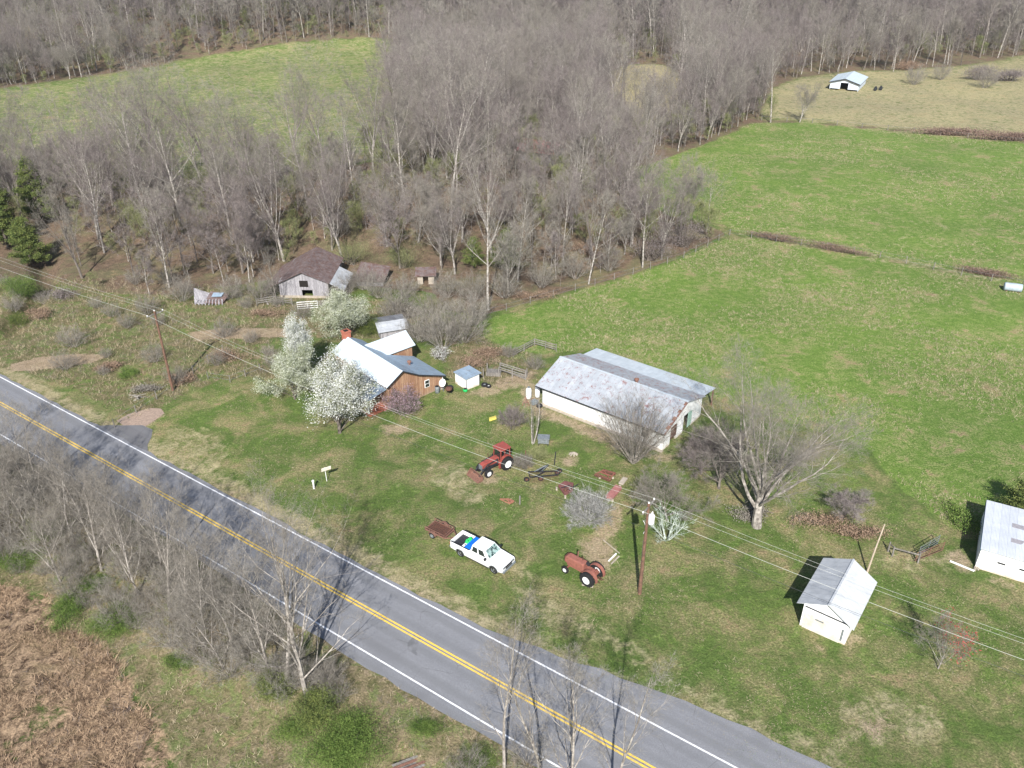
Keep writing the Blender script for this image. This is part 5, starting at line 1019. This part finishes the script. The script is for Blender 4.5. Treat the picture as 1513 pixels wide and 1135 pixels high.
# rusty trailer
qa,qb,qc,qd=[at(620+x/9.456,740+y/9.456,.6) for x,y in ((50,400),(220,245),(500,390),(345,530))]
cen=(qa+qb+qc+qd)/4; fx=((qc-qb)+(qd-qa)).normalized(); Lt=((qc-qb).length+(qd-qa).length)/2*.92; Wt=((qb-qa).length+(qc-qd).length)/2*.8
t=thing('utility_trailer','rusty brown flatbed trailer with slatted deck behind the pickup','trailer',(cen.x,cen.y,0),math.atan2(fx.y,fx.x))
hl,hw=Lt/2,Wt/2; b=MB()
for i in range(10): b.bar((-hl+.15+i*(Lt-.3)/9,-hw,.52),(-hl+.15+i*(Lt-.3)/9,hw,.52),.17,.03)
b.build('deck',MT['darkrust'],t)
b=MB()
for s in (-1,1):
    b.bar((-hl,s*hw,.5),(hl,s*hw,.5),.07,.12); b.bar((-hl,s*hw,.82),(hl,s*hw,.82),.05,.05)
    for i in range(5): b.bar((-hl+i*Lt/4,s*hw,.45),(-hl+i*Lt/4,s*hw,.84),.05)
b.bar((-hl,-hw,.5),(-hl,hw,.5),.07,.12); b.bar((hl,-hw,.5),(hl,hw,.5),.07,.12); b.bar((hl,-hw,.82),(hl,hw,.82),.05); b.bar((hl,-hw,.5),(hl+.9,0,.48),.07,.1); b.bar((hl,hw,.5),(hl+.9,0,.48),.07,.1); b.build('frame',MT['rust'],t)
for s in (-1,1):
    wheel(t,(-.15,s*(hw+.16),.33),.33,.2,s,'steel'); b=MB(); b.prism([(-.15-.42*math.cos(PI*i/8),.4+.34*math.sin(PI*i/8)) for i in range(9)]+[(-.15+.38*math.cos(PI*i/8),.4+.3*math.sin(PI*i/8)) for i in range(9)],s*(hw+.16)-.13,s*(hw+.16)+.13); b.build('mudguard',MT['rust'],t)
MB().lathe((hl+.95,0,.48),[(.05,-.06),(.08,0),(.05,.06)],'z',10).build('coupler',MT['darkrust'],t)
# red cab tractor with loader: faces down-left
fl=Vector((-2.34,69.40,0)); rl_=Vector((-.50,70.86,0)); hd=(fl-rl_).normalized(); lf=Vector((-hd.y,hd.x,0)); org=rl_-lf*.85
t=thing('cab_tractor','red cab tractor with rusty front loader bucket on the grass','tractor',org,math.atan2(hd.y,hd.x))
WB=(fl-rl_).length
for s in (-1,1):
    wheel(t,(0,s*.82,.74),.74,.42,s,'white',.55,lug=18,n=32); wheel(t,(WB,s*.72,.45),.45,.28,s,'white',.56,lug=14)
    b=MB(); b.prism([(-.05-.85*math.cos(PI*i/10-.1),.78+.83*math.sin(PI*i/10-.1)) for i in range(11)]+[(-.05+.79*math.cos(PI*i/10+.1),.78+.77*math.sin(PI*i/10+.1)) for i in range(11)],min(s*.42,s*.72),max(s*.42,s*.72)); b.build('fender',MT['red'],t)
b=MB(); b.prism([(.55,.95),(2.75,.9),(2.8,1.0),(2.78,1.32),(2.5,1.42),(.75,1.55),(.55,1.5)],-.3,.3); b.build('hood',MT['red'],t,bevel=.05)
b=MB(); b.box(.0,2.7,-.25,.25,.55,.95); b.box(-.4,.3,-.35,.35,.5,1.0); b.bar((WB,-.6,.45),(WB,.6,.45),.14); b.bar((0,-.6,.74),(0,.6,.74),.2); b.build('chassis',MT['darksteel'],t)
MB().box(2.79,2.86,-.27,.27,.75,1.3).build('grille',MT['steel'],t)
b=MB()
for x,y in ((-.55,-.6),(-.55,.6),(.65,-.6),(.65,.6)): b.bar((x,y,1.05),(x*.94,y*.95,2.38),.09)
b.bar((.1,.6,1.05),(.1,.57,2.38),.07); b.bar((.1,-.6,1.05),(.1,-.57,2.38),.07); b.box(-.6,.7,.56,.64,.95,1.12); b.box(-.6,.7,-.64,-.56,.95,1.12); b.box(-.6,-.52,-.6,.6,.95,1.2)
b.build('cab_frame',MT['red'],t); MB().box(-.68,.75,-.7,.7,2.36,2.5).build('cab_roof',MT['red'],t,bevel=.05)
b=MB(); b.box(-.53,-.51,-.53,.53,1.25,2.3); b.box(.61,.63,-.53,.53,1.1,2.3); b.build('cab_glass',MT['glass'],t)
MB().box(-.3,.15,-.25,.25,1.0,1.25).add([],[]).box(-.38,-.25,-.25,.25,1.25,1.75).build('seat',MT['black'],t); st=MB().lathe((.38,0,1.5),[(.19,-.015),(.21,0),(.19,.015)],'x',16).build('steering_wheel',MT['black'],t)
MB().tube([(1.7,-.2,1.45),(1.7,-.2,2.2)],.04,8).build('exhaust',MT['darkrust'],t); 
for i in range(3): MB().box(.62,.95,.5,.78,.45+.25*i,.48+.25*i).build('step',MT['red'],t)
for s in (-1,1):
    b=MB(); b.tube([(.9,s*.42,.8),(.95,s*.42,1.5)],.06,6); b.tube([(.95,s*.42,1.45),(2.3,s*.45,1.3),(2.95,s*.45,.75),(3.35,s*.45,.35)],.065,6); b.tube([(1.0,s*.42,.9),(2.2,s*.44,1.15)],.035,6); b.build('loader_arm',MT['darksteel'],t)
b=MB(); b.prism([(3.3,.08),(3.95,.04),(3.97,.07),(3.4,.13),(3.28,.35),(3.42,.72),(3.36,.74),(3.18,.4)],-.97,.97); b.prism([(3.3,.06),(3.95,.05),(3.42,.72),(3.2,.4)],-.99,-.96); b.prism([(3.3,.06),(3.95,.05),(3.42,.72),(3.2,.4)],.96,.99); b.build('bucket',MT['rust'],t)
# old faded tractor: faces up-left
rl_=Vector((6.5,53.70,0)); fl=Vector((4.67,55.25,0)); hd=(fl-rl_).normalized(); lf=Vector((-hd.y,hd.x,0)); org=rl_-lf*.8; WB=(fl-rl_).length
t=thing('vintage_tractor','old faded red open tractor with big white rimmed rear wheels','tractor',org,math.atan2(hd.y,hd.x))
for s in (-1,1):
    wheel(t,(0,s*.82,.68),.68,.36,s,'white',.52,lug=16,n=32); wheel(t,(WB,s*.78,.36),.36,.18,s,'white',.5)
    b=MB(); b.prism([(-.05-.8*math.cos(PI*i/10-.15),.7+.8*math.sin(PI*i/10-.15)) for i in range(11)]+[(-.05+.75*math.cos(PI*i/10+.15),.7+.75*math.sin(PI*i/10+.15)) for i in range(11)],min(s*.42,s*.72),max(s*.42,s*.72)); b.build('fender',MT['fadered'],t)
b=MB(); b.prism([(.75,.75),(2.75,.75),(2.82,1.0),(2.78,1.4),(2.6,1.5),(.8,1.55)],-.36,.36); b.build('hood',MT['fadered'],t,bevel=.1); MB().box(2.8,2.86,-.3,.3,.8,1.38).build('grille',MT['darkrust'],t)
b=MB(); b.box(-.3,2.6,-.22,.22,.45,.8); b.bar((WB,-.7,.4),(WB,.7,.4),.1); b.bar((0,-.7,.68),(0,.7,.68),.2); b.box(-.4,.8,-.48,.48,.8,.92); b.build('chassis',MT['fadered'],t)
MB().tube([(1.7,-.1,1.5),(1.7,-.1,2.25),(1.62,-.1,2.35)],.055,8).build('exhaust',MT['rust'],t); MB().tube([(1.2,-.15,1.5),(1.2,-.15,1.9)],.05,8).add([],[]).build('air_intake',MT['darkrust'],t)
b=MB(); b.lathe((-.1,0,1.05),[(.1,0),(.26,.06),(.27,.1),(.1,.12)],'z',16); b.box(-.35,-.3,-.22,.22,1.1,1.35); b.build('seat',MT['fadered'],t); sw=MB().lathe((0,0,0),[(.19,-.015),(.22,0),(.19,.015)],'z',18).build('steering_wheel',MT['black'],t); sw.location=(.5,0,1.6); sw.rotation_euler=(0,R(-35),0); MB().tube([(.9,0,1.35),(.5,0,1.6)],.03,6).build('steering_column',MT['darksteel'],t)
b=MB(); b.bar((-.4,-.3,.5),(-1.0,-.25,.45),.05); b.bar((-.4,.3,.5),(-1.0,.25,.45),.05); b.bar((-.4,0,.6),(-.95,0,.6),.06); b.build('hitch_arm',MT['darkrust'],t)
b=MB()
for a in range(18):
    an=2*PI*a/18
# implements
def zr(x,y,z=.0): return at(760+x/8.729,650+y/8.729,z)
o0=zr(340,470); t=thing('hay_rake','black hay rake with small wheels and long angled tine bars','hay rake',o0)
L_=lambda x,y,z=0:zr(x,y,z)-o0
b=MB(); b.bar(L_(200,480,.6),L_(560,450,.6),.09); b.bar(L_(180,410,.8),L_(560,400,.8),.08); b.bar(L_(200,480,.6),L_(180,410,.8),.08); b.bar(L_(560,450,.6),L_(560,400,.8),.08); b.bar(L_(250,480,.6),L_(410,400,.8),.07); b.bar(L_(320,395,.8),L_(440,320,1.0),.1); b.build('frame',MT['darksteel'],t)
b=MB(); b.bar(L_(260,410,.8),L_(410,330,1.0),.09); b.bar(L_(430,330,1.0),L_(330,420,.7),.05); b.build('drawbar',MT['steel'],t)
b=MB()
for i in range(24):
    u=i/23; p=L_(190,490,.5).lerp(L_(560,460,.5),u); b.bar(p,p+Vector((.08,-.3,-.42)),.025); p=L_(185,415,.75).lerp(L_(560,405,.75),u); b.bar(p,p+Vector((.05,-.25,-.5)),.025)
b.build('tines',MT['darkrust'],t)
for x,y in ((158,540),(340,530),(580,430),(555,450)):
    p=L_(x,y,0); wheel(t,(p.x,p.y,.3),.3,.12,-1,'darkrust',.5)
def bits(name,label,cat,pxy,mat,polyw,n,seed,h=.3,white=0):
    r=random.Random(seed); o0=at(*pxy); t=thing(name,label,cat,o0); return t,r
# disc harrow
o0=zr(1170,450); t=thing('disc_harrow','dark red disc harrow lying left of the white barn tree','disc harrow',o0); L_=lambda x,y,z=0:zr(x,y,z)-o0
b=MB(); q=[L_(1050,440,.35),L_(1150,390,.35),L_(1290,430,.35),L_(1235,510,.35)]
for i in range(4): b.bar(q[i],q[(i+1)%4],.09)
b.bar(q[0].lerp(q[1],.5),q[2].lerp(q[3],.5),.08); b.bar(q[1],q[3],.06); b.build('frame',MT['fadered'],t)
b=MB()
for a_,b_ in ((q[0],q[3]),(q[1],q[2])):
    for i in range(9): p=a_.lerp(b_,(i+.5)/9); b.lathe((p.x,p.y,.24),[(.05,-.03),(.24,.02),(.24,.03),(.04,.03)],'y',12)
b.build('discs',MT['darkrust'],t)
for x,y in ((1100,500),(1270,500)): p=L_(x,y,0); MB().box(p.x-.1,p.x+.1,p.y-.07,p.y+.07,0,.18).build('block',MT['concrete'],t)
# rotary mower
o0=zr(650,650); t=thing('rotary_mower','dark maroon rotary mower above the silvery mop headed tree','mower',o0); L_=lambda x,y,z=0:zr(x,y,z)-o0
q=[L_(560,620),L_(650,565),L_(765,590),L_(755,680),L_(650,740)]; b=MB(); n=len(q); b.add([(p.x,p.y,.15) for p in q]+[(p.x*.96,p.y*.96,.4) for p in q],[tuple(range(n))[::-1],tuple(range(n,2*n))]+[(i,(i+1)%n,(i+1)%n+n,i+n) for i in range(n)]); b.build('deck',simple('maroon_paint',(.2,.08,.075),(.12,.055,.05),4,.8),t,bevel=.02)
b=MB(); b.bar(L_(700,640,.45),L_(830,570,.9),.07); b.bar(L_(600,620,.45),L_(700,590,.9),.06); b.bar(L_(740,600,.5),L_(700,590,.9),.06); b.build('hitch_frame',MT['darksteel'],t); MB().lathe(tuple(L_(660,650,.4)),[(.2,0),(.2,.2),(.1,.28)],'z',12).build('gearbox',MT['darkrust'],t)
for x,y in ((545,640),(655,745)): p=L_(x,y); MB().box(p.x-.08,p.x+.08,p.y-.18,p.y+.18,0,.2).build('skid',MT['concrete'],t)
# red grain box
o0=zr(1300,690); t=thing('red_implement','faded red flat implement with pale ends beside the bare tree','implement',o0); L_=lambda x,y,z=0:zr(x,y,z)-o0
p0,p1=L_(1215,770),L_(1345,625); v=(p1-p0); sd=Vector((-v.y,v.x,0)).normalized()*.38; b=MB(); b.hexa([p0-sd,p1-sd,p1+sd,p0+sd]+[p+Vector((0,0,.35)) for p in (p0-sd,p1-sd,p1+sd,p0+sd)]); b.build('body',simple('pink_red_paint',(.36,.15,.14),(.25,.11,.1),3,.7),t,bevel=.05)
for p in (p0-sd*1.1,p1+v.normalized()*.25,p0-v.normalized()*.2): MB().box(p.x-.1,p.x+.1,p.y-.1,p.y+.1,0,.2).build('end_block',MT['concrete'],t)
b=MB(); p2=L_(1370,600); p3=L_(1430,520); b.bar(p2+Vector((0,0,.3)),p3+Vector((0,0,.3)),.5,.12); b.build('white_panel',MT['concrete'],t)
# orange frame with post
o0=at(752,742); b=MB(); 
for p,q in (((-.9,.3,.15),(.0,.25,.2)),((.0,.25,.2),(.5,-.1,.2)),((.5,-.1,.2),(.1,-.45,.15)),((.1,-.45,.15),(-.9,.3,.15)),((-.4,.3,.2),(.2,-.3,.2)),((0,.25,.2),(.1,-.45,.2))): b.bar(p,q,.09,.08)
b.box(-.1,.4,-.3,.1,.1,.22); b.build('plough_frame',MT['orange'],label='small orange rusty frame lying in the grass beside a post',cat='implement',loc=o0)
MB().box(-.07,.07,-.07,.07,0,1.0).build('wooden_post',MT['weathered'],label='short wooden post beside the orange frame',cat='post',loc=at(768,745)); MB().box(-.05,.05,-.05,.05,0,.8).build('wooden_post',MT['pole'],label='short dark post behind the red cab tractor',cat='post',loc=at(776.5,675)); MB().tube([(0,0,0),(.12,.25,1.5)],.06,6).build('iron_post',MT['darksteel'],label='dark iron bar standing by the right end of the hay rake',cat='post',loc=at(819,687))
b=MB()
for i in range(8): 
    a=i*.8; b.bar((.5*math.cos(a),.4*math.sin(a),.05),(.1,.1,.25),.12,.06)
b.build('scrap_pile',MT['concrete'],label='small heap of pale scrap in the grass right of the metal box',cat='scrap',loc=at(847,672))
b=MB(); b.hexa([(-.5,-.4,.05),(.5,-.25,.05),(.7,.35,.05),(-.3,.25,.05),(-.45,-.35,.3),(.45,-.2,.3),(.62,.3,.25),(-.28,.22,.25)]); b.build('yellow_mower_deck',MT['yellow'],label='small yellow metal piece lying on the lawn',cat='scrap',loc=at(727,620),rz=.4,bevel=.06)
t=thing('metal_box','grey metal box on legs beside the slim twin stemmed tree','box',at(803,657),-.1)
MB().box(-.6,.6,-.4,.4,.35,.95).build('body',MT['steel'],t,bevel=.03); MB().box(-.66,.66,-.46,.46,.95,1.05).build('lid',MT['steel'],t)
for x in (-.5,.5):
    for y in (-.3,.3): MB().box(x-.04,x+.04,y-.04,y+.04,0,.35).build('leg',MT['darksteel'],t)
for (px,py,L_,w,rz,l,m) in ((905,824,1.3,.13,.9,'pale plank nearer the old tractor','white'),(909,828,1.3,.12,.9,'pale plank farther from the old tractor','concrete'),(903,808,2.3,.06,-.95,'thin pale pole lying beside the planks','concrete'),(868,866,1.0,.15,-.3,'flat pale stone under the old tractor wheel','concrete')):
    MB().box(-L_/2,L_/2,-w/2,w/2,0,.07).build('plank' if 'plank' in l else ('pole_on_ground' if 'pole' in l else 'flat_stone'),MT[m],label=l,cat='plank' if 'plank' in l else ('pole' if 'pole' in l else 'stone'),loc=at(px,py),rz=rz)
t=thing('board_pile','stack of weathered boards at the bottom edge of the photo','board pile',at(612,1133),.42)
for i in range(6): MB().box(-1.9+.1*i,1.4+.08*i,-.5+.2*i,-.33+.2*i,.02+.05*(i%3),.08+.05*(i%3)).build('board',MT['weathered'] if i%2 else MT['rust'],t)
tree_log=MB().tube([(-1.5,0,.12),(0,.2,.15),(1.6,.1,.1)],[.14,.12,.08],7).build('fallen_branch',MT['bark_pale'],label='pale fallen limb lying near the corral',cat='log',loc=at(395,445),rz=1.9)
p,k=RT[1],1
put_tree(RT[1],'dead_tree','leaning dead tree with pale trunk at the left end of the old grey barn','tree',at(410,450),2.0,(.6,.6,.75),None,(0,-.35))
# utility pole shadow partner etc need nothing more
b=MB(); 
for i in range(14):
    r=random.Random(i); b.tube([(r.uniform(-.8,.8),r.uniform(-.6,.6),.02),(r.uniform(-.3,.3),r.uniform(-.3,.3),.5),(r.uniform(-1.2,1.2),r.uniform(-.9,.9),r.uniform(.1,.7))],[.04,.03,.01],4,False)
b.build('branch_pile',MT['bark_pale'],label='heap of cut branches on the roadside at left',cat='branches',loc=at(205,590))
b=MB(); b.box(-1000,1000,-80,1500,-6,75); hz=b.build('haze',None,kind='stuff'); hm=bpy.data.materials.new('haze'); hm.use_nodes=True; hn=hm.node_tree; hn.nodes.remove(hn.nodes['Principled BSDF'])
pv=hn.nodes.new('ShaderNodeVolumePrincipled'); pv.inputs['Color'].default_value=(.86,.91,1,1); pv.inputs['Density'].default_value=.00011; pv.inputs['Anisotropy'].default_value=.3; hn.links.new(pv.outputs[0],hn.nodes['Material Output'].inputs['Volume']); hz.data.materials.append(hm)
# ------------------------------------------------------------------ camera, light, air
cam=bpy.data.cameras.new('camera'); co=bpy.data.objects.new('camera',cam); COL.objects.link(co); co.location=(0,0,HC); co.rotation_euler=(PI/2-P,0,0)
cam.sensor_fit='HORIZONTAL'; cam.sensor_width=36; cam.lens=36*F/1513; cam.clip_end=4000; S.camera=co
EL_=R(39); AZ=R(4)   # light travels towards +Y, turned AZ to +X
dirv=Vector((math.sin(AZ)*math.cos(EL_),math.cos(AZ)*math.cos(EL_),-math.sin(EL_)))
sn=bpy.data.lights.new('sun','SUN'); sn.energy=4.9; sn.angle=R(.5); sn.color=(1,.965,.91); so=bpy.data.objects.new('sun',sn); COL.objects.link(so); so.rotation_euler=dirv.to_track_quat('-Z','Y').to_euler(); so.location=(0,-40,120)
w=bpy.data.worlds.new('World'); S.world=w; w.use_nodes=True; nt=w.node_tree; bg=nt.nodes['Background']; sky=nt.nodes.new('ShaderNodeTexSky'); sky.sky_type='NISHITA'; sky.sun_disc=False
sky.sun_elevation=EL_; sky.sun_rotation=math.atan2(-dirv.x,-dirv.y); nt.links.new(sky.outputs[0],bg.inputs[0]); bg.inputs[1].default_value=.085
S.view_settings.view_transform='Standard'; S.view_settings.look='None'; S.view_settings.gamma=1; S.view_settings.exposure=.72
S.cycles.max_bounces=4; S.cycles.diffuse_bounces=2; S.cycles.glossy_bounces=2; S.cycles.transparent_max_bounces=4; S.render.use_persistent_data=False
